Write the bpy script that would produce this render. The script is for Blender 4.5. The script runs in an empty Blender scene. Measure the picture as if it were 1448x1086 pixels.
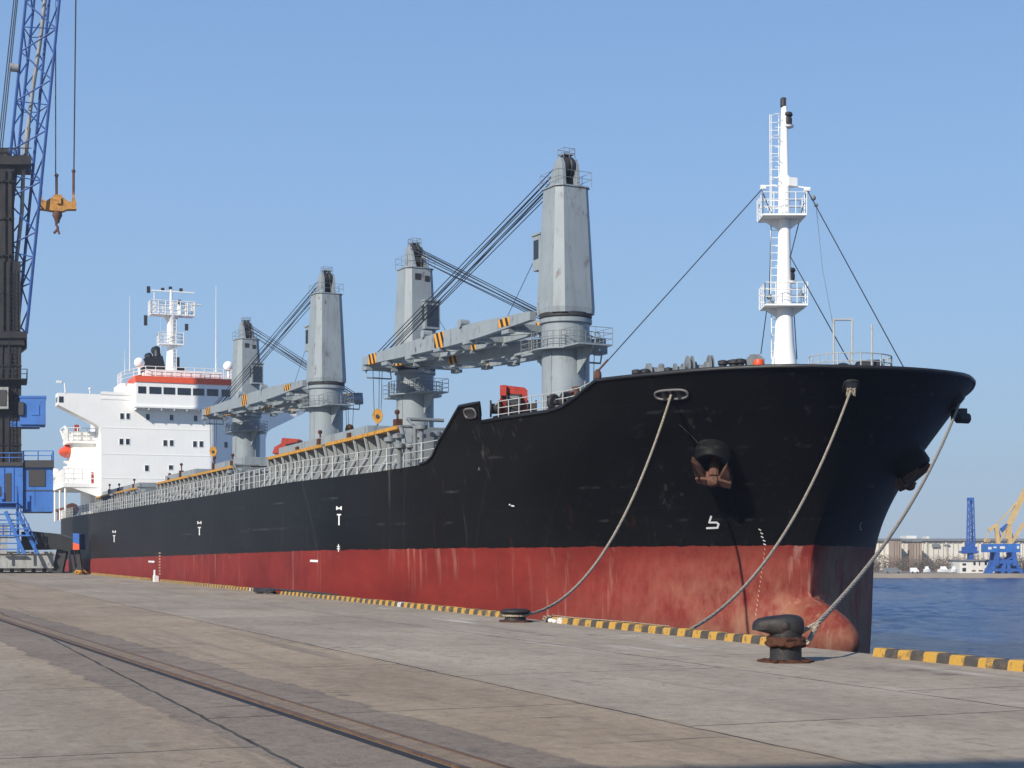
import bpy, bmesh, math, random
from mathutils import Vector, Matrix
from mathutils.bvhtree import BVHTree
random.seed(7)
SC = bpy.context.scene
COL = SC.collection
V = Vector
# ---------------------------------------------------------------- camera
TH = math.atan(887 / 2200); CS, SN = math.cos(TH), math.sin(TH)
FPX, HZ, EYE = 2200.0, 782.0, 2.4
cd = bpy.data.cameras.new('camera'); cam = bpy.data.objects.new('camera', cd); COL.objects.link(cam)
cd.sensor_width = 36; cd.lens = 36 * FPX / 1448; cd.shift_y = (HZ - 543) / 1448
cd.clip_start = 0.3; cd.clip_end = 9000
cam.location = (0, 0, EYE); cam.rotation_euler = (math.radians(90), 0, -TH)
SC.camera = cam
# ---------------------------------------------------------------- light
SUN_AZ, SUN_EL = math.radians(58 + 180), math.radians(31)      # where the sun stands (clockwise from +Y)
w = bpy.data.worlds.new('World'); SC.world = w; w.use_nodes = True
nt = w.node_tree; bg = nt.nodes['Background']
sky = nt.nodes.new('ShaderNodeTexSky'); sky.sky_type = 'NISHITA'; sky.sun_disc = False
sky.sun_elevation = SUN_EL; sky.sun_rotation = SUN_AZ
sky.altitude = 0; sky.air_density = 1.0; sky.dust_density = .35; sky.ozone_density = 4.0
tc = nt.nodes.new('ShaderNodeTexCoord'); sx = nt.nodes.new('ShaderNodeSeparateXYZ'); nt.links.new(tc.outputs['Generated'], sx.inputs[0])
cr_ = nt.nodes.new('ShaderNodeValToRGB'); nt.links.new(sx.outputs[2], cr_.inputs[0]); el = cr_.color_ramp.elements
SKY_K = 0.1
def _s(r, g, b): return tuple((x / 255 / 12.92 if x / 255 <= .04045 else ((x / 255 + .055) / 1.055) ** 2.4) for x in (r, g, b)) + (1,)
el[0].position = 0; el[0].color = _s(170, 191, 216); el[1].position = 1; el[1].color = _s(66, 110, 182)
for p_, c_ in ((.06, _s(167, 195, 222)), (.14, _s(158, 194, 232)), (.24, _s(147, 186, 233)), (.34, _s(134, 174, 226)), (.6, _s(88, 132, 198))):
    e_ = el.new(p_); e_.color = c_
mr = nt.nodes.new('ShaderNodeVectorMath'); mr.operation = 'SCALE'; nt.links.new(cr_.outputs[0], mr.inputs[0]); mr.inputs[3].default_value = 1 / SKY_K
mxs = nt.nodes.new('ShaderNodeMix'); mxs.data_type = 'RGBA'; mxs.inputs[0].default_value = .85; nt.links.new(sky.outputs[0], mxs.inputs[6]); nt.links.new(mr.outputs[0], mxs.inputs[7])
nt.links.new(mxs.outputs[2], bg.inputs[0]); bg.inputs[1].default_value = SKY_K * .785
sl = bpy.data.lights.new('sun', 'SUN'); so = bpy.data.objects.new('sun', sl); COL.objects.link(so)
sl.energy = 4.2; sl.angle = math.radians(0.6); sl.color = (1, .93, .82)
sd = V((math.sin(SUN_AZ) * math.cos(SUN_EL), math.cos(SUN_AZ) * math.cos(SUN_EL), math.sin(SUN_EL)))
so.rotation_euler = sd.to_track_quat('Z', 'Y').to_euler(); so.location = (-60, -60, 80)
SC.view_settings.view_transform = 'Standard'; SC.view_settings.look = 'None'
SC.view_settings.exposure = 0.36; SC.view_settings.gamma = 1.0

# ---------------------------------------------------------------- pixel rays on real planes (reference size 1448 x 1086)
def D(px, py, d):
    l = (px - 724) / FPX * d
    return V((l * CS + d * SN, -l * SN + d * CS, EYE + (HZ - py) / FPX * d))
def _ray(px, py): return D(px, py, 1.0) - V((0, 0, EYE))
def RX(px, py, X): r = _ray(px, py); return V((0, 0, EYE)) + r * (X / r.x)
def RY(px, py, Y): r = _ray(px, py); return V((0, 0, EYE)) + r * (Y / r.y)
def RZ(px, py, z): r = _ray(px, py); return V((0, 0, EYE)) + r * ((z - EYE) / r.z)

# ---------------------------------------------------------------- mesh builder
class MB:
    def __init__(s): s.v = []; s.f = []; s.m = []
    def add(s, vs, fs, mi=0):
        o = len(s.v); s.v += [tuple(x) for x in vs]
        for f in fs: s.f.append(tuple(i + o for i in f)); s.m.append(mi)
    def box(s, c, size, R=None, mi=0):
        hx, hy, hz = [q / 2 for q in size]; c = V(c)
        vs = [V((x, y, z)) for x in (-hx, hx) for y in (-hy, hy) for z in (-hz, hz)]
        if R is not None: vs = [R @ q for q in vs]
        s.add([q + c for q in vs], [(0, 1, 3, 2), (4, 6, 7, 5), (0, 4, 5, 1), (2, 3, 7, 6), (0, 2, 6, 4), (1, 5, 7, 3)], mi)
    def bx(s, x0, x1, y0, y1, z0, z1, mi=0):
        s.box(((x0 + x1) / 2, (y0 + y1) / 2, (z0 + z1) / 2), (abs(x1 - x0), abs(y1 - y0), abs(z1 - z0)), None, mi)
    def beam(s, p0, p1, wd, ht, up=(0, 0, 1), ht1=None, mi=0):
        p0, p1 = V(p0), V(p1); d = (p1 - p0).normalized(); sd_ = d.cross(V(up)).normalized(); u = sd_.cross(d)
        ht1 = ht if ht1 is None else ht1
        vs = []
        for p, hh in ((p0, ht), (p1, ht1)):
            for a, b in ((-1, -1), (1, -1), (1, 1), (-1, 1)): vs.append(p + sd_ * a * wd / 2 + u * b * hh / 2)
        s.add(vs, [(0, 1, 2, 3), (7, 6, 5, 4), (0, 4, 5, 1), (1, 5, 6, 2), (2, 6, 7, 3), (3, 7, 4, 0)], mi)
    def tube(s, p0, p1, r0, r1=None, n=6, mi=0):
        s.path([p0, p1], r0, n, mi, r1)
    def path(s, pts, r, n=6, mi=0, r1=None, closed=False):
        pts = [V(p) for p in pts]; k = len(pts); o = []
        ref = None
        rings = []
        for i, p in enumerate(pts):
            if closed: t = pts[(i + 1) % k] - pts[i - 1]
            else: t = pts[min(i + 1, k - 1)] - pts[max(i - 1, 0)]
            t.normalize()
            if ref is None:
                ref = t.orthogonal().normalized()
            else:
                ref = ref - t * ref.dot(t)
                ref = ref.normalized() if ref.length > 1e-5 else t.orthogonal().normalized()
            b = t.cross(ref)
            rr = r if r1 is None else r + (r1 - r) * i / (k - 1)
            rings.append([p + (ref * math.cos(2 * math.pi * j / n) + b * math.sin(2 * math.pi * j / n)) * rr for j in range(n)])
        s.loft(rings, mi, closed=closed)
    def loft(s, rings, mi=0, caps=True, closed=False, wrap=True):
        n = len(rings[0]); k = len(rings); vs = [q for r in rings for q in r]; fs = []
        for i in range(k if closed else k - 1):
            i2 = (i + 1) % k
            for j in range(n if wrap else n - 1):
                j2 = (j + 1) % n
                fs.append((i * n + j, i * n + j2, i2 * n + j2, i2 * n + j))
        if caps and not closed:
            fs.append(tuple(range(n))[::-1]); fs.append(tuple((k - 1) * n + j for j in range(n)))
        s.add(vs, fs, mi)
    def lathe(s, prof, o=(0, 0, 0), ax=(0, 0, 1), n=24, mi=0):
        ax = V(ax).normalized(); a = ax.orthogonal().normalized(); b = ax.cross(a); o = V(o)
        s.loft([[o + ax * z + (a * math.cos(2 * math.pi * j / n) + b * math.sin(2 * math.pi * j / n)) * max(r, 1e-4) for j in range(n)] for r, z in prof], mi)
    def prism(s, poly, ext, mi=0):
        n = len(poly); poly = [V(p) for p in poly]; ext = V(ext)
        vs = poly + [p + ext for p in poly]
        s.add(vs, [tuple(range(n))[::-1], tuple(range(n, 2 * n))] + [(i, (i + 1) % n, n + (i + 1) % n, n + i) for i in range(n)], mi)
    def ball(s, c, r, n=10, mi=0, sc=(1, 1, 1)):
        c = V(c); rings = []
        for i in range(1, n):
            a = math.pi * i / n
            rings.append([c + V((r * math.sin(a) * math.cos(2 * math.pi * j / (2 * n)) * sc[0], r * math.sin(a) * math.sin(2 * math.pi * j / (2 * n)) * sc[1], -r * math.cos(a) * sc[2])) for j in range(2 * n)])
        s.loft(rings, mi)
    def rail(s, pts, ht=1.0, rows=3, gap=1.5, r=.03, closed=False, post_top=0.0, pk=1.15):
        pts = [V(p) for p in pts]
        if closed: pts = pts + [pts[0]]
        up = V((0, 0, 1))
        for q in range(rows): s.path([p + up * ht * (q + 1) / rows for p in pts], r, 5)
        for a, b in zip(pts[:-1], pts[1:]):
            n = max(1, round((b - a).length / gap))
            for i in range(n): p = a + (b - a) * i / n; s.tube(p, p + up * (ht + post_top), r * pk, None, 5)
        s.tube(pts[-1], pts[-1] + up * ht, r * 1.15, None, 5)
    def ladder(s, p0, p1, side, wd=.4, gap=.35, r=.025):
        p0, p1, side = V(p0), V(p1), V(side).normalized() * wd / 2
        s.tube(p0 - side, p1 - side, r, None, 5); s.tube(p0 + side, p1 + side, r, None, 5)
        n = int((p1 - p0).length / gap)
        for i in range(1, n): p = p0 + (p1 - p0) * i / n; s.tube(p - side, p + side, r * .8, None, 4)
    def build(s, name, mats, parent=None, smooth=None, loc=None):
        me = bpy.data.meshes.new(name); me.from_pydata(s.v, [], s.f)
        if not isinstance(mats, (list, tuple)): mats = [mats]
        for m in mats: me.materials.append(m)
        for p, mi in zip(me.polygons, s.m): p.material_index = mi
        bm = bmesh.new(); bm.from_mesh(me); bmesh.ops.recalc_face_normals(bm, faces=bm.faces); bm.to_mesh(me); bm.free()
        if smooth is not None:
            me.shade_smooth(); me.set_sharp_from_angle(angle=math.radians(smooth))
        me.update()
        o = bpy.data.objects.new(name, me); COL.objects.link(o)
        if parent is not None: o.parent = parent; o.matrix_parent_inverse = parent_inv(parent)
        elif loc is not None:
            me.transform(Matrix.Translation(-V(loc))); o.location = loc
        return o
def build_each(q, name, mats, parent=None, smooth=None):
    """every separate piece in the builder becomes an object of its own"""
    n = len(q.v); up = list(range(n))
    def find(i):
        while up[i] != i: up[i] = up[up[i]]; i = up[i]
        return i
    for f in q.f:
        for j in f[1:]: up[find(j)] = find(f[0])
    comp = {}
    for i in range(n): comp.setdefault(find(i), []).append(i)
    cl = []
    for ids in comp.values():
        b = [min(q.v[i][k] for i in ids) - .03 for k in range(3)] + [max(q.v[i][k] for i in ids) + .03 for k in range(3)]
        cl.append([b, set(ids)])
    merged = True
    while merged:
        merged = False
        for i in range(len(cl)):
            for j in range(i + 1, len(cl)):
                a, b = cl[i][0], cl[j][0]
                if all(a[k] <= b[k + 3] and b[k] <= a[k + 3] for k in range(3)):
                    cl[i] = [[min(a[k], b[k]) for k in range(3)] + [max(a[k + 3], b[k + 3]) for k in range(3)], cl[i][1] | cl[j][1]]
                    del cl[j]; merged = True; break
            if merged: break
    out = []
    for b, ids in cl:
        p = MB(); mp = {}
        for i in sorted(ids): mp[i] = len(p.v); p.v.append(q.v[i])
        for f, m in zip(q.f, q.m):
            if f[0] in ids: p.f.append(tuple(mp[i] for i in f)); p.m.append(m)
        out.append(p.build(name, mats, parent, smooth))
    return out
def parent_inv(p):
    m = Matrix.Translation(p.location); q = p
    while q.parent is not None: q = q.parent; m = m @ Matrix.Translation(q.location)
    return m.inverted() if p.parent is None else Matrix.Translation(-V(p.location)) if p.location.length else Matrix.Identity(4)
def thing(name, label, cat, loc=(0, 0, 0), group=None):
    o = bpy.data.objects.new(name, None); COL.objects.link(o); o.location = loc; o.empty_display_size = .5
    o['label'] = label; o['category'] = cat
    if group: o['group'] = group
    return o
def tag(o, label, cat, group=None):
    o['label'] = label; o['category'] = cat
    if group: o['group'] = group
    return o
def kind(o, k): o['kind'] = k; return o

# ---------------------------------------------------------------- materials
def lin(*c): return tuple((x / 255 / 12.92 if x / 255 <= .04045 else ((x / 255 + .055) / 1.055) ** 2.4) for x in c) + (1,)
class NT:
    def __init__(s, name):
        s.m = bpy.data.materials.new(name); s.m.use_nodes = True; s.t = s.m.node_tree; s.b = s.t.nodes['Principled BSDF']
        s.pos = s.n('ShaderNodeNewGeometry').outputs['Position']
    def n(s, t, **k):
        q = s.t.nodes.new(t)
        for a, b in k.items(): setattr(q, a, b)
        return q
    def l(s, a, b): s.t.links.new(a, b)
    def scaled(s, sc, rot=(0, 0, 0)):
        q = s.n('ShaderNodeMapping'); s.l(s.pos, q.inputs[0]); q.inputs['Scale'].default_value = sc; q.inputs['Rotation'].default_value = rot; return q.outputs[0]
    def noise(s, sc=(1, 1, 1), scale=1, det=5, rough=.55, dist=0):
        q = s.n('ShaderNodeTexNoise'); s.l(s.scaled(sc), q.inputs['Vector']); q.inputs['Scale'].default_value = scale
        q.inputs['Detail'].default_value = det; q.inputs['Roughness'].default_value = rough; q.inputs['Distortion'].default_value = dist; return q.outputs[0]
    def ramp(s, v, a, b, lo=0., hi=1.):
        q = s.n('ShaderNodeMapRange'); s.l(v, q.inputs[0]); q.inputs[1].default_value = a; q.inputs[2].default_value = b; q.inputs[3].default_value = lo; q.inputs[4].default_value = hi; q.clamp = True; return q.outputs[0]
    def math(s, op, a, b=None):
        q = s.n('ShaderNodeMath', operation=op)
        for i, x in enumerate((a, b)):
            if x is None: continue
            if isinstance(x, (int, float)): q.inputs[i].default_value = x
            else: s.l(x, q.inputs[i])
        return q.outputs[0]
    def mix(s, f, a, b, mode='MIX'):
        q = s.n('ShaderNodeMix', data_type='RGBA', blend_type=mode)
        for i, x in ((0, f), (6, a), (7, b)):
            if isinstance(x, (int, float)): q.inputs[i].default_value = x
            elif isinstance(x, tuple): q.inputs[i].default_value = x
            else: s.l(x, q.inputs[i])
        return q.outputs[2]
    def sep(s):
        q = s.n('ShaderNodeSeparateXYZ'); s.l(s.pos, q.inputs[0]); return q.outputs
    def bump(s, hgt, strength=.3, dist=.05):
        q = s.n('ShaderNodeBump'); q.inputs['Strength'].default_value = strength; q.inputs['Distance'].default_value = dist
        s.l(hgt, q.inputs['Height']); s.l(q.outputs[0], s.b.inputs['Normal'])
    def out(s, col=None, rough=.5, metal=0., spec=.5):
        if col is not None:
            if isinstance(col, tuple): s.b.inputs['Base Color'].default_value = col
            else: s.l(col, s.b.inputs['Base Color'])
        if isinstance(rough, (int, float)): s.b.inputs['Roughness'].default_value = rough
        else: s.l(rough, s.b.inputs['Roughness'])
        s.b.inputs['Metallic'].default_value = metal; s.b.inputs['Specular IOR Level'].default_value = spec
        return s.m
def mul(c, k): return tuple(min(1, x * k) for x in c[:3]) + (1,)
RUST = lin(118, 66, 38); DARKRUST = lin(66, 42, 32)
def paint(name, c, rough=.5, var=.16, rust=.0, streak=.0, sc=.6, bump=.0, metal=0., spec=.4, dirt=(70, 62, 54), fine=0.):
    t = NT(name)
    n1 = t.noise((1, 1, 1), sc, 6, .6)
    col = t.mix(t.ramp(n1, .3, .7), mul(c, 1 - var), mul(c, 1 + var * .6))
    if streak:
        st = t.noise((2.2, 2.2, .16), 1.3, 5, .6)
        col = t.mix(t.ramp(st, .52, .78, 0, streak), col, lin(*dirt))
    if rust:
        r1 = t.noise((1, 1, .45), sc * 4.5, 8, .68)
        r2 = t.noise((1, 1, 1), sc * .7, 3, .5)
        mk = t.math('MULTIPLY', t.ramp(r1, .60 - rust * .25, .72 - rust * .2), t.ramp(r2, .42, .62, .25, 1))
        col = t.mix(mk, col, t.mix(t.ramp(r1, .6, .8), DARKRUST, RUST))
    if bump or fine: t.bump(t.noise((1, 1, 1), 9 if fine else sc * 5, 6, .6), max(bump, fine), .03)
    return t.out(col, t.ramp(n1, .25, .75, max(.05, rough - .1), min(1, rough + .12)), metal, spec)

M = {}
M['grey'] = paint('crane grey paint', lin(138, 147, 151), .5, .09, .10, .35, .5)
M['greyd'] = paint('deck grey paint', lin(122, 128, 130), .55, .18, .28, .45, .6)
M['greyrail'] = paint('pale grey rail paint', lin(172, 174, 172), .5, .12, .25, 0, 1.2)
M['white'] = paint('white ship paint', lin(244, 243, 238), .45, .03, 0, .10, .4, dirt=(150, 140, 128))
M['whiterail'] = paint('white rail paint', lin(226, 226, 222), .5, .06, .08, 0, 1.5)
M['dark'] = paint('blackened steel', lin(48, 48, 50), .6, .2, .25, 0, 1.4)
M['black'] = paint('black paint', lin(24, 25, 28), .5, .2, .0, .15, .8)
M['rope_wire'] = paint('greased wire rope', lin(44, 48, 56), .6, .2)
M['yellow'] = paint('yellow paint', lin(196, 142, 48), .6, .18, .4, .2, 1.6)
M['orange'] = paint('orange band paint', lin(232, 92, 52), .5, .06, 0, .1, .6)
M['red'] = paint('red machinery paint', lin(168, 54, 38), .5, .2, .2, .2, 1.4)
M['lifeboat'] = paint('lifeboat orange', lin(226, 82, 40), .4, .1)
M['glass'] = paint('dark window glass', lin(30, 38, 48), .12, .2, spec=.7)
M['rust'] = paint('rusted cast steel', lin(104, 72, 58), .85, .4, .5, .3, 2.2, .5)
M['iron'] = paint('worn cast iron', lin(44, 44, 45), .6, .3, .3, .25, 2.6, .5, 0.2)
M['rustring'] = paint('flaking rust', lin(84, 50, 34), .95, .45, .6, 0, 5, .9)
M['blue'] = paint('harbour crane blue', lin(46, 104, 178), .5, .16, .2, .25, .7)
M['boomblue'] = paint('weathered boom blue', lin(34, 78, 146), .6, .2, .2, .2, .9)
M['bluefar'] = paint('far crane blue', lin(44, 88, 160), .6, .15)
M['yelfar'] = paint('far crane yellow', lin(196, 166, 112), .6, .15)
M['towerdark'] = paint('sooty tower steel', lin(22, 22, 26), .75, .35, .2, .2, .7)
M['carriage'] = paint('worn grey carriage', lin(150, 152, 150), .6, .2, .4, .4, .8)
M['spreader'] = paint('rusty yellow spreader paint', lin(178, 126, 46), .7, .3, .5, .4, 1.8)
M['hmark'] = paint('white hull marking paint', lin(222, 222, 220), .6, .1)
def warn_mat(name, ang, sc):
    t = NT(name); q = t.n('ShaderNodeTexWave', wave_type='BANDS', bands_direction='Y', wave_profile='SAW')
    t.l(t.scaled((1, 1, 1), (math.radians(ang), 0, 0)), q.inputs[0]); q.inputs['Scale'].default_value = sc
    return t.out(t.mix(t.math('GREATER_THAN', q.outputs[1], .5), lin(30, 28, 26), lin(214, 150, 40)), .6)
M['warn'] = warn_mat('yellow and black warning stripes', 25, .5)

def rope_mat():
    t = NT('weathered mooring rope'); n = t.noise((1, 1, 1), 14, 6, .6)
    wv = t.n('ShaderNodeTexWave', bands_direction='Z'); t.l(t.scaled((1, 1, 1), (.6, .5, 0)), wv.inputs[0]); wv.inputs['Scale'].default_value = 6; wv.inputs['Distortion'].default_value = 1.5
    t.bump(wv.outputs[1], .7, .03)
    return t.out(t.mix(t.ramp(n, .3, .7), lin(120, 108, 92), lin(190, 178, 158)), .9, 0, .2)
M['rope'] = rope_mat()

def hull_mat():
    t = NT('hull paint'); x, y, z = t.sep()
    zb = t.math('ADD', z, t.math('MULTIPLY', t.math('SUBTRACT', y, 60), .0078))
    wob = t.noise((1, .35, 1), 3, 4, .6)
    zb2 = t.math('ADD', zb, t.ramp(wob, .3, .7, -.04, .04))
    isblack = t.math('GREATER_THAN', zb2, 2.75)
    # black topsides: faint plate seams, grey scuffs, pale vertical runs
    big = t.noise((1, .5, 1), .22, 5, .6)
    far = t.ramp(y, 70, 200)                                   # greyer towards the stern: distance haze put into the colour, with some weathered paint
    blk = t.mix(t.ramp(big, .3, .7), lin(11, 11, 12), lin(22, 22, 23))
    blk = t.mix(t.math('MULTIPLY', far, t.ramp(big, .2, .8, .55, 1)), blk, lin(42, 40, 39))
    seam = t.n('ShaderNodeTexWave', wave_type='BANDS', bands_direction='Z', wave_profile='SIN'); t.l(t.scaled((0, .004, 1)), seam.inputs[0]); seam.inputs['Scale'].default_value = .2; seam.inputs['Distortion'].default_value = .35; seam.inputs['Detail Scale'].default_value = .5
    pn = t.noise((1, .12, .8), 1.3, 5, .6)
    sm = t.math('MULTIPLY', t.ramp(seam.outputs[1], .97, 1.), t.ramp(pn, .54, .74, 0, .32))
    blk = t.mix(sm, blk, lin(110, 112, 114))
    runs = t.noise((1.4, 1.4, .05), 1.5, 5, .62)
    rz = t.ramp(t.noise((1, .3, .15), .35, 3, .5), .5, .65)
    blk = t.mix(t.math('MULTIPLY', t.ramp(runs, .6, .74, 0, .35), rz), blk, lin(120, 116, 112))
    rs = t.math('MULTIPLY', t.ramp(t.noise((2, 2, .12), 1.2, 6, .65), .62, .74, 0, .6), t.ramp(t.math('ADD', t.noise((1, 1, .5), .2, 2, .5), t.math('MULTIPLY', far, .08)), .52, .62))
    scf = t.math('MULTIPLY', t.ramp(t.noise((1, .5, 1.6), 1.7, 7, .7), .58, .72, 0, .2), t.ramp(t.noise((1, .25, .5), .3, 3, .5), .5, .6)); blk = t.mix(scf, blk, lin(92, 96, 102))
    pl_ = t.n('ShaderNodeTexBrick'); mp_ = t.n('ShaderNodeMapping'); t.l(t.pos, mp_.inputs[0]); mp_.inputs['Rotation'].default_value = (math.radians(90), 0, math.radians(90)); t.l(mp_.outputs[0], pl_.inputs[0]); pl_.inputs['Scale'].default_value = 1; pl_.inputs['Brick Width'].default_value = 9; pl_.inputs['Row Height'].default_value = 2.3; pl_.inputs['Mortar Size'].default_value = .02; pl_.inputs['Mortar Smooth'].default_value = 1
    blk = t.mix(t.math('MULTIPLY', rs, t.ramp(y, 72, 100, .25, 1)), blk, RUST)
    # red boot-topping: paler aft, pinkish wear on the bow, white runs, brown scum low down
    n2 = t.noise((1, .6, 1), .5, 7, .62)
    red = t.mix(t.ramp(n2, .3, .7), lin(104, 34, 30), lin(130, 46, 40))
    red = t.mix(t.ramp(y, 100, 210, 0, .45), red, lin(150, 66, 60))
    bow = t.math('MULTIPLY', t.ramp(y, 71, 63), t.ramp(y, 60.6, 62.2, .3, 1))
    worn = t.math('ADD', t.math('MULTIPLY', t.noise((1, 1, .7), .42, 6, .6), .6), t.math('MULTIPLY', t.noise((1, 1, .4), 2.6, 8, .72), .4))
    red = t.mix(t.math('MULTIPLY', bow, t.math('MULTIPLY', t.ramp(worn, .4, .62, 0, .5), t.ramp(zb, 3.0, .8, .12, 1))), red, lin(186, 130, 106))
    red = t.mix(t.math('MULTIPLY', t.ramp(t.noise((2.4, 2.4, .14), 1.2, 6, .6), .56, .72, 0, .38), t.ramp(t.noise((1, .35, .3), .3, 3, .5), .48, .62)), red, lin(196, 160, 146))
    red = t.mix(t.math('MULTIPLY', t.ramp(zb, -.3, -1.7), t.ramp(n2, .3, .6, .3, .8)), red, lin(104, 66, 54))
    red = t.mix(t.math('MULTIPLY', t.ramp(t.noise((1, .25, 1), 2.2, 6, .7), .62, .72), t.ramp(zb, 2.75, 2.2, .6, .1)), red, lin(150, 108, 96))
    red = t.mix(t.math('MULTIPLY', t.ramp(t.noise((1, 1, 1), 5, 8, .7), .6, .68, 0, .55), t.ramp(zb, 2.6, .2, .15, .8)), red, lin(96, 50, 44))
    scum = t.math('MULTIPLY', t.math('MULTIPLY', t.ramp(y, 66, 62), t.ramp(zb, 1.4, -.6)), t.ramp(worn, .44, .6, 0, .4)); red = t.mix(scum, red, lin(150, 128, 98))
    prt = t.math('MULTIPLY', t.math('MULTIPLY', t.ramp(x, 39.7, 41.2), t.ramp(y, 72, 64)), t.ramp(worn, .38, .56, .15, .75)); red = t.mix(prt, red, lin(128, 112, 92))
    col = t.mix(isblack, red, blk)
    col = t.mix(t.math('MULTIPLY', pl_.outputs[1], .09), col, lin(96, 92, 92))
    hb = t.n('ShaderNodeTexVoronoi', feature='SMOOTH_F1'); t.l(t.scaled((.3, .36, .36)), hb.inputs[0]); hb.inputs['Smoothness'].default_value = 1
    t.bump(t.math('ADD', t.math('MULTIPLY', hb.outputs[0], .12), t.math('MULTIPLY', t.noise((1, 1, 1), .9, 3, .5), .12)), .35, .12)
    ro = t.mix(isblack, (.7, .7, .7, 1), (.55, .55, .55, 1))
    return t.out(col, ro, 0, .14)
M['hull'] = hull_mat()

def quay_mat():
    t = NT('worn quay concrete')
    mp = t.n('ShaderNodeMapping'); t.l(t.pos, mp.inputs[0]); mp.inputs['Rotation'].default_value = (0, 0, math.radians(90)); mp.inputs['Location'].default_value = (0, -4.4 + 12, 0)
    wn = t.n('ShaderNodeTexNoise'); t.l(t.pos, wn.inputs['Vector']); wn.inputs['Scale'].default_value = .9; wn.inputs['Detail'].default_value = 6
    vm = t.n('ShaderNodeVectorMath', operation='MULTIPLY_ADD'); t.l(wn.outputs[1], vm.inputs[0]); vm.inputs[1].default_value = (.14, .14, 0); t.l(mp.outputs[0], vm.inputs[2])
    br = t.n('ShaderNodeTexBrick'); t.l(vm.outputs[0], br.inputs[0]); br.offset = .37; br.squash = 1
    br.inputs['Color1'].default_value = (0, 0, 0, 1); br.inputs['Color2'].default_value = (1, 1, 1, 1)
    br.inputs['Scale'].default_value = 1; br.inputs['Mortar Size'].default_value = .045; br.inputs['Mortar Smooth'].default_value = .6
    br.inputs['Brick Width'].default_value = 9.5; br.inputs['Row Height'].default_value = 6.0; br.inputs['Bias'].default_value = 0
    x, y, z = t.sep()
    n1 = t.noise((1, .45, 1), .28, 7, .6); n2 = t.noise((1, .3, 1), 1.4, 7, .65); n3 = t.noise((1, 1, 1), 14, 4, .7); n4 = t.noise((1, .8, 1), 3.4, 8, .72)
    grey = t.mix(t.ramp(n1, .3, .7), lin(150, 137, 118), lin(184, 169, 147))
    tan = t.mix(t.ramp(n1, .3, .7), lin(146, 124, 97), lin(176, 153, 123))
    pr = t.math('ADD', t.math('MULTIPLY', t.math('SUBTRACT', x, 6.05), .99888), t.math('MULTIPLY', t.math('SUBTRACT', y, 20), .04726))
    pr = t.math('ADD', pr, t.ramp(t.noise((1, .5, 1), 1.1, 6, .65), .25, .75, -.22, .22))
    strip_ = t.math('MULTIPLY', t.ramp(pr, -2.0, -1.93), t.ramp(pr, 1.2, 1.13))
    xe = t.math('ADD', x, t.ramp(n2, .2, .8, -.25, .25))
    zone = t.math('MULTIPLY', t.ramp(xe, 10.5, 10.3, 0, .6), t.ramp(xe, 1, 4))
    col = t.mix(zone, grey, tan)
    col = t.mix(t.math('MULTIPLY', br.outputs[0], .22), col, lin(112, 104, 96))
    col = t.mix(t.ramp(n2, .55, .78, 0, .5), col, lin(92, 84, 76))
    col = t.mix(t.ramp(n2, .42, .24, 0, .35), col, lin(186, 176, 160))
    col = t.mix(t.ramp(n3, .4, .8, 0, .28), col, lin(84, 78, 72))
    col = t.mix(t.ramp(n4, .5, .7, 0, .45), col, lin(92, 82, 71)); col = t.mix(t.ramp(n4, .46, .3, 0, .3), col, lin(190, 176, 155))
    # chalky worn patches by the edge, dark tyre tracks along the quay
    pale = t.math('MULTIPLY', t.ramp(t.noise((1.6, .22, 1), .55, 5, .6), .6, .72, 0, .7), t.ramp(x, 14, 18))
    col = t.mix(pale, col, lin(206, 198, 184))
    trk = t.math('MULTIPLY', t.ramp(t.noise((1.1, .03, 1), 1.2, 4, .6), .56, .7, 0, .5), t.ramp(n1, .3, .6))
    col = t.mix(trk, col, lin(92, 86, 82))
    dk = t.math('MULTIPLY', t.ramp(t.noise((1.2, .5, 1), .5, 5, .6), .66, .72, 0, .55), 1.0)
    col = t.mix(dk, col, lin(78, 72, 68))
    asp = t.mix(t.ramp(n1, .3, .7), lin(124, 111, 97), lin(148, 134, 117)); asp = t.mix(t.ramp(n3, .42, .75, 0, .45), asp, lin(80, 74, 68)); asp = t.mix(t.ramp(n4, .5, .7, 0, .5), asp, lin(78, 71, 64)); asp = t.mix(t.ramp(n4, .45, .3, 0, .4), asp, lin(160, 147, 130)); asp = t.mix(t.ramp(n2, .58, .72, 0, .5), asp, lin(84, 78, 73)); asp = t.mix(t.ramp(n2, .4, .28, 0, .4), asp, lin(164, 150, 134))
    col = t.mix(strip_, col, asp)
    edge = t.math('MAXIMUM', t.ramp(t.math('ABSOLUTE', t.math('SUBTRACT', pr, 1.16)), .07, .02), t.ramp(t.math('ABSOLUTE', t.math('ADD', pr, 1.97)), .07, .02))
    col = t.mix(t.math('MULTIPLY', edge, t.ramp(n2, .4, .65, 0, .5)), col, lin(76, 70, 64))
    # scrapes and drag marks lying across the quay, oil drips
    scr = t.math('MULTIPLY', t.ramp(t.noise((.16, 1.5, 1), 1.6, 5, .62), .6, .68, 0, .8), t.ramp(t.noise((1, 1, 1), .35, 3, .5), .48, .56))
    col = t.mix(scr, col, lin(72, 66, 60))
    drip = t.n('ShaderNodeTexVoronoi'); t.l(t.scaled((.7, .5, 1)), drip.inputs[0]); drip.inputs['Scale'].default_value = 1
    col = t.mix(t.math('MULTIPLY', t.ramp(t.math('ADD', drip.outputs[0], t.ramp(n2, .3, .7, -.06, .06)), .1, .06, 0, .5), t.ramp(t.noise((1, 1, 1), .5, 2, .5), .52, .58)), col, lin(70, 66, 62))
    jn = t.math('MULTIPLY', br.outputs[1], t.ramp(n2, .3, .6, .35, 1))
    col = t.mix(jn, col, lin(62, 58, 54))
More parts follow.
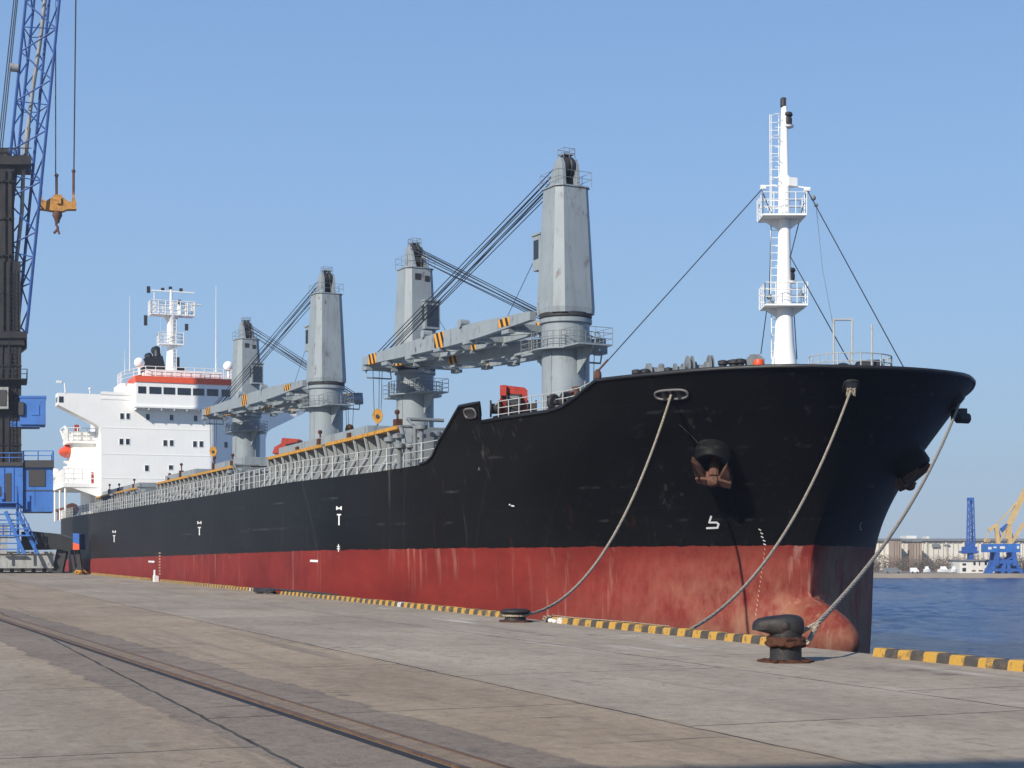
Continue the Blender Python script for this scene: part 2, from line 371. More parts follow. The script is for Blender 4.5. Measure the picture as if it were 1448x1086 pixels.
    cr = t.n('ShaderNodeTexVoronoi', feature='DISTANCE_TO_EDGE'); vm2 = t.n('ShaderNodeVectorMath', operation='MULTIPLY_ADD'); t.l(wn.outputs[1], vm2.inputs[0]); vm2.inputs[1].default_value = (1.6, 1.6, 0); t.l(t.scaled((.32, .16, 1)), vm2.inputs[2]); t.l(vm2.outputs[0], cr.inputs[0]); cr.inputs['Scale'].default_value = 1
    crk = t.math('MULTIPLY', t.ramp(cr.outputs[0], .006, .0, 0, .8), t.ramp(n1, .5, .6))
    col = t.mix(crk, col, lin(64, 58, 52))
    t.bump(t.math('SUBTRACT', t.math('ADD', t.math('ADD', t.math('MULTIPLY', n3, .35), n4), n2), jn), .6, .035)
    return t.out(col, .9, 0, .25)
M['quay'] = quay_mat()
def asphalt_mat():
    t = NT('worn asphalt strip'); n1 = t.noise((1, .4, 1), .6, 7, .65); n3 = t.noise((1, 1, 1), 22, 4, .7); n2 = t.noise((1, .2, 1), 2.2, 6, .6)
    col = t.mix(t.ramp(n1, .3, .7), lin(122, 114, 104), lin(146, 136, 124))
    col = t.mix(t.ramp(n3, .45, .8, 0, .4), col, lin(74, 68, 62)); col = t.mix(t.ramp(n2, .62, .75, 0, .6), col, lin(70, 66, 62)); col = t.mix(t.ramp(n2, .36, .25, 0, .5), col, lin(150, 138, 122))
    t.bump(n3, .35, .02)
    return t.out(col, .92, 0, .2)
M['asphalt'] = asphalt_mat()
def water_mat():
    t = NT('harbour water')
    a = t.noise((1, 1, 1), .8, 5, .62, .5); c = t.noise((1, 1, 1), 2.6, 4, .6)
    t.bump(t.math('ADD', a, t.math('MULTIPLY', c, .45)), 1.0, .45)
    col = t.mix(t.ramp(t.noise((1, 1, 1), .03, 4, .6), .3, .7), lin(20, 48, 92), lin(30, 60, 108))
    m = t.out(col, .16, 0, .3); t.b.inputs['IOR'].default_value = 1.33
    return m
M['water'] = water_mat()
M['land'] = paint('far shore ground', lin(148, 138, 124), .9, .2, 0, 0, .08)
M['quaywall'] = paint('quay wall concrete', lin(112, 104, 94), .9, .2, .1, .4, .3)

# ================================================================ SETTING
QX = 21.75                                                         # quay edge; the ship lies along +Y beyond it
mb = MB(); mb.bx(-500, QX, -120, 900, -9, 0); kind(mb.build('quay', M['quay']), 'structure')
def water_sheet():
    x0, x1, y0, y1, st, Z = 15., 300., -60., 345., .9, -3.6
    nx, ny = int((x1 - x0) / st), int((y1 - y0) / st); r = random.Random(2); wv = []
    for L, A in ((9, .07), (6.2, .07), (4.6, .06), (3.6, .05), (2.9, .045), (2.4, .035)):
        for _ in range(3):
            a = math.radians(r.uniform(-55, 55) + 150); k = 2 * math.pi / (L * r.uniform(.85, 1.15)); wv.append((k * math.cos(a), k * math.sin(a), r.uniform(0, 6.28), A * .6))
    vs = []
    for j in range(ny + 1):
        for i in range(nx + 1):
            x, y = x0 + i * st, y0 + j * st; e = min(1, min(i, j, nx - i, ny - j) / 12)
            h_ = 0
            if e > 0:
                g = .75 + .35 * math.sin(x * .045 + 1.3 * math.sin(y * .031)) + .25 * math.sin(y * .07 - x * .02)
                for kx, ky, ph, A in wv: h_ += A * math.sin(kx * x + ky * y + ph)
                h_ *= g * e
            vs.append((x, y, Z + h_))
    q = MB(); w_ = nx + 1
    q.add(vs, [(j * w_ + i, j * w_ + i + 1, (j + 1) * w_ + i + 1, (j + 1) * w_ + i) for j in range(ny) for i in range(nx)])
    B = (-4000, -3000, 6000, 8000); X1, Y1 = x0 + nx * st, y0 + ny * st
    for a, b, c_, d in ((B[0], B[2], B[1], y0), (B[0], B[2], Y1, B[3]), (B[0], x0, y0, Y1), (X1, B[2], y0, Y1)): q.add([(a, c_, Z), (b, c_, Z), (b, d, Z), (a, d, Z)], [(0, 1, 2, 3)])
    kind(q.build('water', M['water'], None, 180), 'structure')
water_sheet()
# asphalt strip with the crane rails, not quite parallel to the edge
M['railsteel'] = paint('rusty rail head', lin(104, 80, 60), .55, .3, .3, 0, 2)
M['groove'] = paint('grimy flangeway', lin(44, 42, 42), .8, .3)
def rail_track():
    root = thing('rail_track', 'rusty embedded crane rail with a dark flangeway groove crossing the quay', 'rail track')
    a = V((6.05, 20, 0)); d = V((-2.2, 46.5, 0)).normalized(); s_ = V((d.y, -d.x, 0))
    for nm, xo, wd, z, mt in (('flangeway', -.42, .13, .008, 'groove'), ('rail', -.27, .08, .03, 'railsteel'), ('infill', -.02, .40, .006, 'infill'), ('edge_plate', .22, .05, .016, 'railsteel')):
        q = MB(); q.beam(a + d * -40 + s_ * xo + V((0, 0, z - .02)), a + d * 300 + s_ * xo + V((0, 0, z - .02)), wd, .04); q.build(nm, M[mt], root)
M['infill'] = paint('rust stained infill', lin(136, 118, 98), .95, .3, .12, 0, 3, .5)
rail_track()

# kerb runs of yellow and black painted blocks
def kerb_mat(i):
    t = NT('chipped kerb paint'); n = t.noise((1, 1, 1), 3.5, 7, .7)
    base = (lin(190, 148, 62), lin(72, 68, 64), lin(214, 210, 200))[i]
    col = t.mix(t.ramp(n, .35, .65), mul(base, .8), mul(base, 1.12))
    col = t.mix(t.ramp(n, .5, .6, 0, .85), col, lin(96, 82, 66)); t.bump(n, .4, .02)
    return t.out(col, .8)
KM = [kerb_mat(0), kerb_mat(1), kerb_mat(2)]
KX = 21.3
def kerb(y0, y1, label, whites=(), ht=.2):
    q = MB(); n = max(2, round((y1 - y0) / .465)); st = (y1 - y0) / n
    for i in range(n):
        a, b = y0 + i * st, y0 + (i + 1) * st
        mi = 2 if i in whites else (0 if i % 2 == 0 else 1)
        h_ = ht * random.uniform(.94, 1.06); j = random.uniform(-.012, .012)
        pr = [(KX + .0 + j, 0), (KX + .03 + j, h_ - .04), (KX + .07 + j, h_), (KX + .33, h_), (KX + .38, h_ - .04), (KX + .4, 0)]
        e = .008 if mi == 0 else 0
        q.prism([V((px - (e if k < 3 else 0), a + .003, pz + (e if 0 < k < 5 else 0))) for k, (px, pz) in enumerate(pr)], (0, b - a - .006, 0), mi)
    o = q.build('kerb', KM, None, None, (KX + .2, y0, 0)); tag(o, label, 'kerb', 'painted kerb runs along the quay edge'); return o
kerb(-12, 30.4, 'yellow and black painted kerb right of the big bollard, beside open water')
kerb(35.0, 49.7, 'yellow and black painted kerb between the big bollard and the second one', (29,))
kerb(53.2, 88.8, 'long yellow and black kerb run left of the second bollard, one white block in it', (28,))
kerb(94.0, 131.5, 'yellow and black kerb run further along, with a white stone on it', (6,))
kerb(136.5, 178, 'farthest yellow and black kerb run near the blue harbour crane')

# ================================================================ SHIP HULL
XC, B2 = 39.5, 16.7
def interp(x, xs, ys):
    if x <= xs[0]: return ys[0]
    for a, b, c, d in zip(xs[:-1], xs[1:], ys[:-1], ys[1:]):
        if x <= b: return c + (d - c) * (x - a) / (b - a)
    return ys[-1]
def Ys(z):
    if z <= 2.0: return 61.2 + (2.0 - z) * .08
    t_ = (z - 2.0) / 7.9; return 61.2 - 6.95 * (.18 * t_ + .82 * t_ ** 1.75)
def zdeck(Y): return interp(Y, [74.7, 76, 79.3, 85, 120, 204], [6.98, 6.9, 6.77, 6.68, 6.76, 7.17])
def ztop(Y):
    if Y > 74.7: return zdeck(Y)
    return interp(Y, TOPY, TOPZ)
TOPY = [54.2, 56.4, 58.6, 63.3, 63.46, 64.14, 64.87, 65.7, 67.3, 70.08, 70.16, 71.62, 72.5, 73.36, 73.92, 74.4, 74.7]
TOPZ = [10.05, 10.19, 10.21, 10.1, 10.0, 9.52, 9.13, 8.96, 8.89, 8.76, 9.64, 9.57, 8.77, 8.02, 7.31, 7.06, 6.99]
YB = 54.2
def hb(Y, z):
    u_ = max(0, min(1, (z - 1.8) / 7.4)); u_ = u_ * u_ * (3 - 2 * u_)
    s_ = max(0, min(1, (Y - Ys(z)) / (29 + 11 * u_))); v = B2 * (1 - (1 - s_) ** 2) ** (1 / (1.2 + .55 * u_))
    if Y > 222:                                                    # run of the stern
        v *= 1 - .35 * ((Y - 222) / 26) ** 2 * (1 + max(0, 3 - z) * .25)
    # bulb
    g = max(0, 1 - ((z + 1.55) / 2.6) ** 2); bb = 0
    if g > 0:
        u = (Y - 66.0) / (8.2 * g ** .7)
        bb = 2.0 * g ** .9 * (math.sqrt(max(0, 1 - u * u)) if Y < 66 else max(0, 1 - (Y - 66) / 25))
    v = max(v, .02)
    return (v ** 2.6 + bb ** 2.6) ** (1 / 2.6)
_t = [0, .03, .1, .22, .4, .65, 1, 1.4, 1.9, 2.5, 3.2, 4, 5, 6, 7, 8, 9]
for a_, b_ in zip(TOPY[3:-1], TOPY[4:]): _t += [a_ - YB, a_ - YB + (b_ - a_) / 3, a_ - YB + (b_ - a_) * 2 / 3]
taus = sorted(_t + [20.8, 21.4, 22.2, 23.5, 25.3, 27, 29, 31.5, 34.5, 38] + list(range(42, 171, 5)) + [173, 177, 181, 185, 189, 192, 194])
ZR = 84
def hull_pt(tau, v, side):
    Y0 = YB + tau; zt = ztop(Y0); z = -5 + v * (zt + 5)
    wgt = max(0., 1 - tau / 40) ** 1.5
    ys = Ys(z)
    g = max(0, 1 - ((z + 1.55) / 2.6) ** 2)
    if g > 0:
        yb = 66 - 8.2 * g ** .7; k_ = .8; h_ = max(0, k_ - abs(ys - yb)) / k_; ys = min(ys, yb) - h_ * h_ * k_ / 4
    Y = Y0 + (ys - YB) * wgt
    b = hb(Y, z) if tau > 0 else 0
    if tau > 0 and b < .02: b = .02
    return V((XC + side * b, Y, z))
ship = thing('cargo_ship', 'large black and red bulk carrier with grey deck cranes moored along the quay', 'ship', (XC, 140, 0))
hm = MB()
for side in (-1, 1):
    rings = [[hull_pt(t_, i / ZR, side) for i in range(ZR + 1)] for t_ in taus]
    hm.loft(rings, 0, caps=False, wrap=False)
tr = [hull_pt(taus[-1], i / ZR, -1) for i in range(ZR + 1)] + [hull_pt(taus[-1], i / ZR, 1) for i in range(ZR, -1, -1)]
hm.add(tr, [tuple(range(len(tr)))])
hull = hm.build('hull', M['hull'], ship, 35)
BV = BVHTree.FromPolygons([V(v) for v in hm.v], hm.f)
def HP(px, py, off=.0):
    o = V((0, 0, EYE)); r = _ray(px, py).normalized(); hit = BV.ray_cast(o, r)
    if hit[0] is None: raise RuntimeError('no hull at %s %s' % (px, py))
    n = hit[1]
    if n.dot(r) > 0: n = -n
    return hit[0] + n * off, n
# bulwark cap rail along the forecastle edge
q = MB()
for side in (-1, 1):
    pts = [hull_pt(t_, 1, side) + V((0, 0, .03)) for t_ in taus if t_ <= 20.8]
    q.path(pts, .09, 6)
q.build('bulwark_cap', M['black'], ship, 60)
# decks
q = MB()
def deck_strip(y0, y1, n, zf, inset=.12):
    rr = []
    for i in range(n + 1):
        Y = y0 + (y1 - y0) * i / n; z = zf(Y); b = max(.05, hb(Y, z) - inset)
        rr.append([V((XC - b, Y, z)), V((XC + b, Y, z))])
    q.loft(rr, 0, caps=False, wrap=False)
deck_strip(57, 72, 30, lambda Y: 8.6)
q.bx(XC - hb(72.1, 7) + .15, XC + hb(72.1, 7) - .15, 72, 72.15, 6.5, 8.6)
deck_strip(72.1, 247, 40, lambda Y: zdeck(Y) - .04)
q.build('deck', M['greyd'], ship)
# plate strips and marks painted on the hull
def strokes(parent, name, lines, wpx, mat, off=.02):
    q = MB()
    for ln in lines:
        for (x0, y0), (x1, y1) in zip(ln[:-1], ln[1:]):
            L = math.hypot(x1 - x0, y1 - y0) or 1; nx, ny = -(y1 - y0) / L * wpx / 2, (x1 - x0) / L * wpx / 2; ex, ey = (x1 - x0) / L * wpx * .3, (y1 - y0) / L * wpx * .3
            q.add([HP(x0 + nx - ex, y0 + ny - ey, off)[0], HP(x1 + nx + ex, y1 + ny + ey, off)[0], HP(x1 - nx + ex, y1 - ny + ey, off)[0], HP(x0 - nx - ex, y0 - ny - ey, off)[0]], [(0, 1, 2, 3)])
    if name == 'draught_mark': return build_each(q, name, mat, parent)
    return q.build(name, mat, parent)
strokes(ship, 'bulb_mark', [[(1005.7, 730), (1003, 738.6), (1013.5, 738.6), (1016.2, 741), (1014.6, 746), (999.5, 746.6)]], 2.7, M['hmark'])
for x, y, k in ((480, 717, .9), (282.5, 738, .66), (161.8, 751, .54)):
    o = strokes(ship, 'tug_mark', [[(x - 2.6 * k, y + 12 * k), (x + 2.6 * k, y + 12 * k)], [(x, y + 13 * k), (x, y + 28 * k)], [(x - 3.4 * k, y - .5), (x - 3.4 * k, y + 4 * k)], [(x - 2.8 * k, y + 1), (x, y + 2.5 * k), (x + 2.8 * k, y + 1)], [(x + 3.4 * k, y - .5), (x + 3.4 * k, y + 4 * k)]], 1.9 * k + .2, M['hmark'], .03)
strokes(ship, 'hull_plate_mark', [[(440, 793), (449.5, 793.4)]], 3.2, M['hmark'], .03)
strokes(ship, 'hull_plate_mark', [[(211, 794), (218, 794.4)]], 2.6, M['hmark'], .03)
strokes(ship, 'load_line_mark', [[(477.5, 773), (481, 773)], [(477.5, 776), (481, 776.2)], [(479.3, 770), (479.3, 780)]], 1.2, M['hmark'], .03)
dl = [[(1073 + i * 1.7 + (i % 2), 748 + i * 5.2), (1075.8 + i * 1.7 + (i % 2), 749.5 + i * 5.2)] for i in range(5)]
strokes(ship, 'draught_mark', dl, 1.4, M['hmark'])
M['rimgrey'] = paint('scuffed dark rim', lin(104, 104, 104), .5, .2, .2)
M['weld'] = paint('pale weld bead', lin(196, 160, 130), .7, .2)
strokes(ship, 'draught_mark', [[(1081 - .9 * i, 775 + i * 6.6), (1082 - .9 * i, 777.5 + i * 6.6)] for i in range(15)], .9, M['weld'])
strokes(ship, 'draught_mark', [[(225.5, 782 + i * 4.2), (227, 782 + i * 4.2)] for i in range(8)], 1.5, M['weld'], .03)
strokes(ship, 'scuff_mark', [[(961, 600), (975, 613), (997, 636)]], .6, M['rimgrey'], .02)
strokes(ship, 'draught_mark', [[(1216.5, 739.6), (1218.4, 739.0)], [(1215.8, 741), (1215.6, 747.4)], [(1216, 748.4), (1218, 748.8)]], 1.0, M['greyrail'], .03)
strokes(ship, 'scuff_mark', [[(723.5, 715), (727, 715.5)], [(720.5, 713.3), (721.5, 713.6)]], 1.8, M['hmark'], .02)
# ---- fairleads and chocks in the bulwark
def fairlead(px, py, rw, rh, nm, posts=True):
    c, n = HP(px, py); up = V((0, 0, 1)); up = (up - n * up.dot(n)).normalized(); sd_ = up.cross(n)
    q = MB(); k = 28; e = []
    for i in range(k):
        a = 2 * math.pi * i / k; ca, sa = math.cos(a), math.sin(a)
        x = math.copysign(abs(ca) ** .6, ca) * rw; y = math.copysign(abs(sa) ** .75, sa) * rh
        e.append(c + sd_ * x + up * y + n * .06)
    q.path(e, .055, 8, 0, closed=True); o = q.build(nm, M['rimgrey'] if posts else M['iron'], ship, 60)
    q = MB(); q.prism([p - n * .05 for p in e], n * .03); q.build('painted_opening', M['black'] if posts else M['greyd'], o)  # no real hole: black paints its inner shade, grey the lit inside of the chock
    if posts:
        q = MB()
        for x in (-.45, .0, .45): q.lathe([(.13, -rh * .9), (.1, -.1), (.1, .1), (.13, rh * .9)], c + sd_ * rw * x + n * .02, up, 10)
        build_each(q, 'roller', M['dark'], o, 40)
    return c + n * .1
F1 = fairlead(950, 557, .78, .24, 'roller_fairlead')
F2 = fairlead(1203, 545, .3, .36, 'mooring_chock', False)
F0 = fairlead(666, 584, .42, .24, 'roller_fairlead')
cc, nn = HP(1352, 566); q = MB(); q.lathe([(.34, -.2), (.4, .1), (.34, .22), (.16, .24)], cc, nn, 14); q.build('mooring_chock', M['iron'], ship, 40); F3 = cc + nn * .2
q = MB(); cc2, nn2 = HP(1347, 580); q.box(cc2 + nn2 * .35, (.5, .5, .5)); q.box(cc2 + nn2 * .55 + V((0, 0, .12)), (.35, .35, .6)); q.lathe([(.25, -.3), (.25, .3)], cc2 + nn2 * .6, (1, 0, 0), 10); build_each(q, 'bow_bracket', M['dark'], ship)

# ---- anchors in their bolsters
def anchor_set(side):
    c, n = HP(1011, 650); K = .78
    up = V((0, 0, 1)); ax = (n * .95 + V((0, 0, -.25))).normalized()
    sdv = ax.cross(up).normalized(); u2 = sdv.cross(ax)
    def mir(p):
        p = V(p); return p if side < 0 else V((2 * XC - p.x, p.y, p.z))
    def mirall(q): q.v = [tuple(mir(v)) for v in q.v]
    q = MB(); q.lathe([(r_ * .92, z_) for r_, z_ in ((1.02, -1.5), (.98, .2), (.94, .55), (.86, .64), (.66, .64), (.6, .3), (.5, .1))], c + u2 * .25, ax, 28); mirall(q)
    q.build('anchor_bolster', M['hull'], ship, 40)
    q = MB(); o = c + ax * .7 - u2 * .1
    # crown: a heavy block across the bottom with two bent flukes rising on either side of the shank
    cr = [(-1.0, -.55), (-.9, -.98), (-.45, -.82), (.0, -.66), (.45, -.62), (.95, -.45), (1.0, -.1), (.5, -.12), (0, -.2), (-.5, -.3)]
    q.prism([o + sdv * (a * K) + u2 * (b * K) - ax * .25 for a, b in cr], ax * .55)
    for s_ in (-1, 1):
        fl = [(s_ * .95, -.35), (s_ * 1.02, .1), (s_ * .98, .75 if s_ < 0 else 1.25), (s_ * .72, .35 if s_ < 0 else .9), (s_ * .42, -.15), (s_ * .45, -.45)]
        q.prism([o + sdv * (a * K) + u2 * (b * K) - ax * .12 for a, b in fl], ax * .3)
    q.tube(o - ax * 1.2 + u2 * .45, o + u2 * -.2, .2, .24, 10); q.lathe([(.2, -.22), (.26, -.1), (.26, .1), (.2, .22)], o + ax * .25 + u2 * -.3, sdv, 12); mirall(q)
    a_ = q.build('anchor', M['rust'], ship, 35); a_['label'] = 'rusty anchor hanging in its hawse'
anchor_set(-1); anchor_set(1)

# ================================================================ FORECASTLE FITTINGS
def foremast():
    b = V((XC, 63.5, 8.42)); dpt = b.x * SN + b.y * CS
    def P(px, py): return V((b.x, b.y, 0)) + V(((px - 1108) / FPX * dpt * CS, -(px - 1108) / FPX * dpt * SN, EYE + (HZ - py) / FPX * dpt))
    zt = lambda py: EYE + (HZ - py) / FPX * dpt
    q = MB(); q.lathe([(.8, 8.5), (.6, zt(514)), (.47, zt(488)), (.38, zt(440)), (.28, zt(330)), (.27, zt(262)), (.28, zt(258)), (.28, zt(250)), (.2, zt(248)), (.165, zt(170)), (.15, zt(158)), (.12, zt(150)), (.12, zt(141))], (b.x, b.y, 0), (0, 0, 1), 20)
    fm = q.build('foremast', M['white'], ship, 50)
    rt = V((CS, -SN, 0)); fw = V((SN, CS, 0)); up = V((0, 0, 1))
    for py, wl, wr, tilt in ((436, 1.05, .95, .0), (310, 1.15, .9, .1)):
        z = zt(py); q = MB(); c = V((b.x, b.y, z))
        poly = [c - rt * wl - fw * .9, c + rt * wr - fw * .9, c + rt * wr + fw * .8, c - rt * wl + fw * .8]
        q.prism(poly, (0, 0, .08))
        q.prism([c - rt * wl + fw * .05, c - rt * .2 - up * .55 + fw * .05, c + rt * .2 - up * .55 + fw * .05, c + rt * wr + fw * .05], -fw * .1)
        q.build('platform', M['white'], fm)
        q = MB(); q.rail([p + V((0, 0, .08)) for p in poly], 1.0, 3, .5, .022, True); q.build('platform_railing', M['whiterail'], fm)
    q = MB(); q.ladder(P(1096, 508), P(1096, 440), rt); q.ladder(P(1095, 432), P(1095, 315), rt); q.ladder(P(1094.5, 306), P(1094, 162), rt, .42)
    for py in range(180, 505, 28): q.tube(P(1095, py), P(1106, py), .02, None, 4)
    q.tube(P(1090, 162), P(1090, 300), .02, None, 4)
    for py in (165, 195, 225, 255): q.path([P(1090, py) - fw * .0, P(1092, py) - fw * .5, P(1098, py) - fw * .5, P(1099, py)], .02, 4)
    q.build('ladder', M['whiterail'], fm)
    for px, py, k in ((1113, 178, 1.0), (1117, 398, .9)):
        q = MB(); c = P(px, py); q.lathe([(.26, -.08), (.3, 0)], c, up, 12, 0); q.lathe([(.17, .02), (.2, .12), (.2, .35), (.16, .4), (.24, .5), (.2, .62), (.06, .66)], c, up, 14, 1); q.tube(c - up * .04, P(1108, py + 3), .05, None, 6)
        q.build('navigation_light', [M['white'], M['dark']], fm, 40)
    q = MB(); q.lathe([(.1, 0), (.15, .05), (.15, .4), (.1, .46)], P(1106.8, 152), up, 12); q.build('top_light', M['dark'], fm, 40)
    q = MB(); q.tube(P(1078, 263), P(1106, 262), .035, None, 6); q.tube(P(1112, 262), P(1141, 266), .04, None, 6, ); q.lathe([(.12, -.12), (.12, .12)], P(1078, 265), rt, 8); q.lathe([(.12, -.14), (.12, .14)], P(1140, 268), rt, 8); q.box(P(1117, 258), (.5, .4, .4))
    q.build('stay_arm', M['white'], fm)
    q = MB()
    for a, c_ in (((1077, 267), D(845, 526, 69.9)), ((1140, 268), D(1279, 522, 65.5)), ((1114, 358), D(1202, 514, 66)), ((1140, 270), P(1116, 366)), ((1077, 270), P(1089, 300)), ((1090, 300), P(1087, 420)), ((1083, 440), D(1076, 500, 72)), ((1122, 444), P(1126, 508))):
        q.tube(P(*a), c_, .026, None, 5)
    q.build('mast_stay', M['rope_wire'], fm)
    q = MB(); q.path([P(1142, 272), P(1153, 290), P(1162, 380), P(1179, 470)], .012, 4)
    q.ball(P(1149, 280), .13, 6); q.ball(P(1153, 290), .1, 6); q.ball(P(1087, 420), .14, 6); q.ball(P(1090, 428), .14, 6); q.ball(P(1132, 417), .13, 6)
    build_each(q, 'tackle', M['greyd'], fm, 50)
    q = MB(); c = D(845, 525, 69.9); q.ball(c - V((0, 0, .2)), .26, 8, 0, (.7, .7, 1.2)); q.tube(c, c + (P(1077, 267) - c) * .06, .05, None, 6); q.build('stay_block', M['rust'], fm, 50)
foremast()
q = MB(); up = V((0, 0, 1))
cR = D(1202, 522, 67.6); rp = []
for i in range(15):
    a = math.radians(-200 + 220 * i / 14); rp.append(V((cR.x, cR.y, 0)) + V((math.cos(a) * 1.85, math.sin(a) * 1.6, 0)) + V((0, 0, 9.55)))
q.rail(rp, 1.35, 4, .7, .025); q.build('bow_railing', M['greyrail'], ship)
q = MB()
for x in (1179, 1205, 1233):
    q.tube(D(x, 522, 67.4), D(x, 452 if x < 1230 else 459, 67.4), .05, None, 7)
q.tube(D(1178, 452, 67.4), D(1206, 452, 67.4), .05, None, 7)
build_each(q, 'jack_post', M['greyrail'], ship, 40)
q = MB(); q.lathe([(.2, -.6), (.34, -.5), (.38, 0), (.34, .5), (.2, .6)], D(1228, 521, 68), (CS, -SN, .1), 14); q.lathe([(.2, -.4), (.3, 0), (.2, .4)], D(1192, 522, 68), (CS, -SN, 0), 10); build_each(q, 'stowed_rope_reel', M['dark'], ship, 40)
# windlass and mooring winches showing above the bulwark
def winch(name, items, mat, d):
    q = MB()
    for px, py, r, wd in items:
        c = D(px, py, d); ax = V((CS, -SN, 0)) + V((SN, CS, 0)) * .12
        q.lathe([(r * .5, -wd / 2), (r, -wd / 2 + .02), (r, -wd / 4), (r * .6, -wd / 4 + .02), (r * .6, wd / 4), (r, wd / 4 + .01), (r, wd / 2 - .02), (r * .5, wd / 2)], c, ax, 16)
        q.box(c - V((0, 0, r * .8)), (wd * .8, .4, r * 1.2))
    return build_each(q, name, mat, ship, 40)
winch('anchor_windlass', [(926, 527, .42, .8), (975, 521, .58, .3), (1004, 520, .58, .2), (960, 524, .32, .5), (990, 522, .34, .8)], M['greyd'], 71)
q = MB()
for px, py, r in ((900, 530, .2), (912, 529, .2), (1022, 517, .2), (1038, 516, .26), (1046, 515, .24), (945, 527, .18)):
    q.lathe([(r * .8, -.6), (r * .8, 0), (r * 1.1, .05), (r * 1.1, .2), (r * .5, .24)], D(px, py, 70.5 if px < 960 else 68), (0, 0, 1), 12)
build_each(q, 'deck_fitting', M['dark'], ship, 40)
q = MB(); c = D(1068, 512, 68); rt = V((CS, -SN, 0)); q.prism([c + rt * a + up * b for a, b in ((-.42, -.8), (-.42, .12), (-.2, .34), (.2, .34), (.42, .12), (.42, -.8))], (.2, .4, 0)); q.build('mast_box', M['greyd'], ship)
q = MB(); q.lathe([(.2, -.2), (.26, 0), (.2, .22), (.05, .25)], D(1073, 516, 67.5), (0, 0, 1), 10); q.build('deck_light', M['lifeboat'], ship, 40)
# forecastle break: side rails, red winch, rollers
q = MB(); rp = [V((XC - hb(Y, 8.5) + .1, Y, ztop(Y))) for Y in (69.9, 68.6, 67.2, 66.1, 65.2, 64.4)]; q.rail(rp, .95, 3, .9, .026); 
q.path([rp[0] + up * .95, V((XC - hb(70.1, 8.5) + .1, 70.1, 9.55))], .035, 5); q.build('side_railing', M['greyrail'], ship)
def deck_winch():
    d0 = 75.5; c = D(727, 590, d0 + .6); c.z = 8.6
    q = MB(); P = lambda px, py: D(px, py, d0)
    q.prism([P(708, 588), P(708, 549), P(717, 545), P(742, 548), P(746, 552), P(746, 592), P(735, 592), P(735, 558), P(718, 556), P(718, 588)], V((SN, CS, 0)) * 1.3)
    q.prism([P(707, 560), P(707, 545.5), P(716, 545), P(716, 560)], V((SN, CS, 0)) * -.25)
    q.prism([P(716, 590), P(716, 557), P(738, 557), P(738, 590)], V((SN, CS, 0)) * .3, 1); q.prism([P(707, 590), P(707, 562), P(717, 562), P(717, 590)], V((SN, CS, 0)) * .9)
    q.prism([P(719, 572), P(719, 560), P(735, 560), P(735, 572)], V((SN, CS, 0)) * -.05, 2); q.tube(P(721, 585), P(735, 562), .06, None, 6, 2); q.lathe([(.2, -.15), (.2, .15)], P(727, 580) - V((SN, CS, 0)) * .1, (SN, CS, 0), 12, 1)
    o = q.build('mooring_winch', [M['red'], M['dark'], M['greyd']], ship)
    q = MB()
    for px, py, r, wd in ((700, 578, .42, .5), (726, 572, .5, .7), (752, 577, .38, .5)): q.lathe([(r, -wd / 2), (r, -wd / 2 + .08), (r * .6, -wd / 2 + .1), (r * .6, wd / 2 - .1), (r, wd / 2 - .08), (r, wd / 2)], P(px, py), (CS, -SN, 0), 16)
    q.bx(c.x - .9, c.x + .9, c.y - .6, c.y + .6, 8.6, 9.1)
    build_each(q, 'winch_drum', M['dark'], o, 40)
deck_winch()
q = MB()
for px, py in ((783, 569), (800, 566)):
    c = D(px, py, 72.6); q.lathe([(.34, -.12), (.4, -.05), (.4, .05), (.34, .12)], c, (.3, -.9, 0), 16); q.lathe([(.13, -.3), (.13, .3)], c, (.3, -.9, 0), 10); q.tube(c, c - up * .9, .12, None, 8)
build_each(q, 'guide_roller', M['dark'], ship, 40)
q = MB()
for px, py in ((779, 566), (800, 562), (806, 560), (815, 553)):
    c = D(px, py, 73.2); q.lathe([(.16, -.8), (.16, .1), (.2, .12), (.2, .2), (.1, .22)], c, (0, 0, 1), 10)
build_each(q, 'bitt', M['rust'], ship, 40)

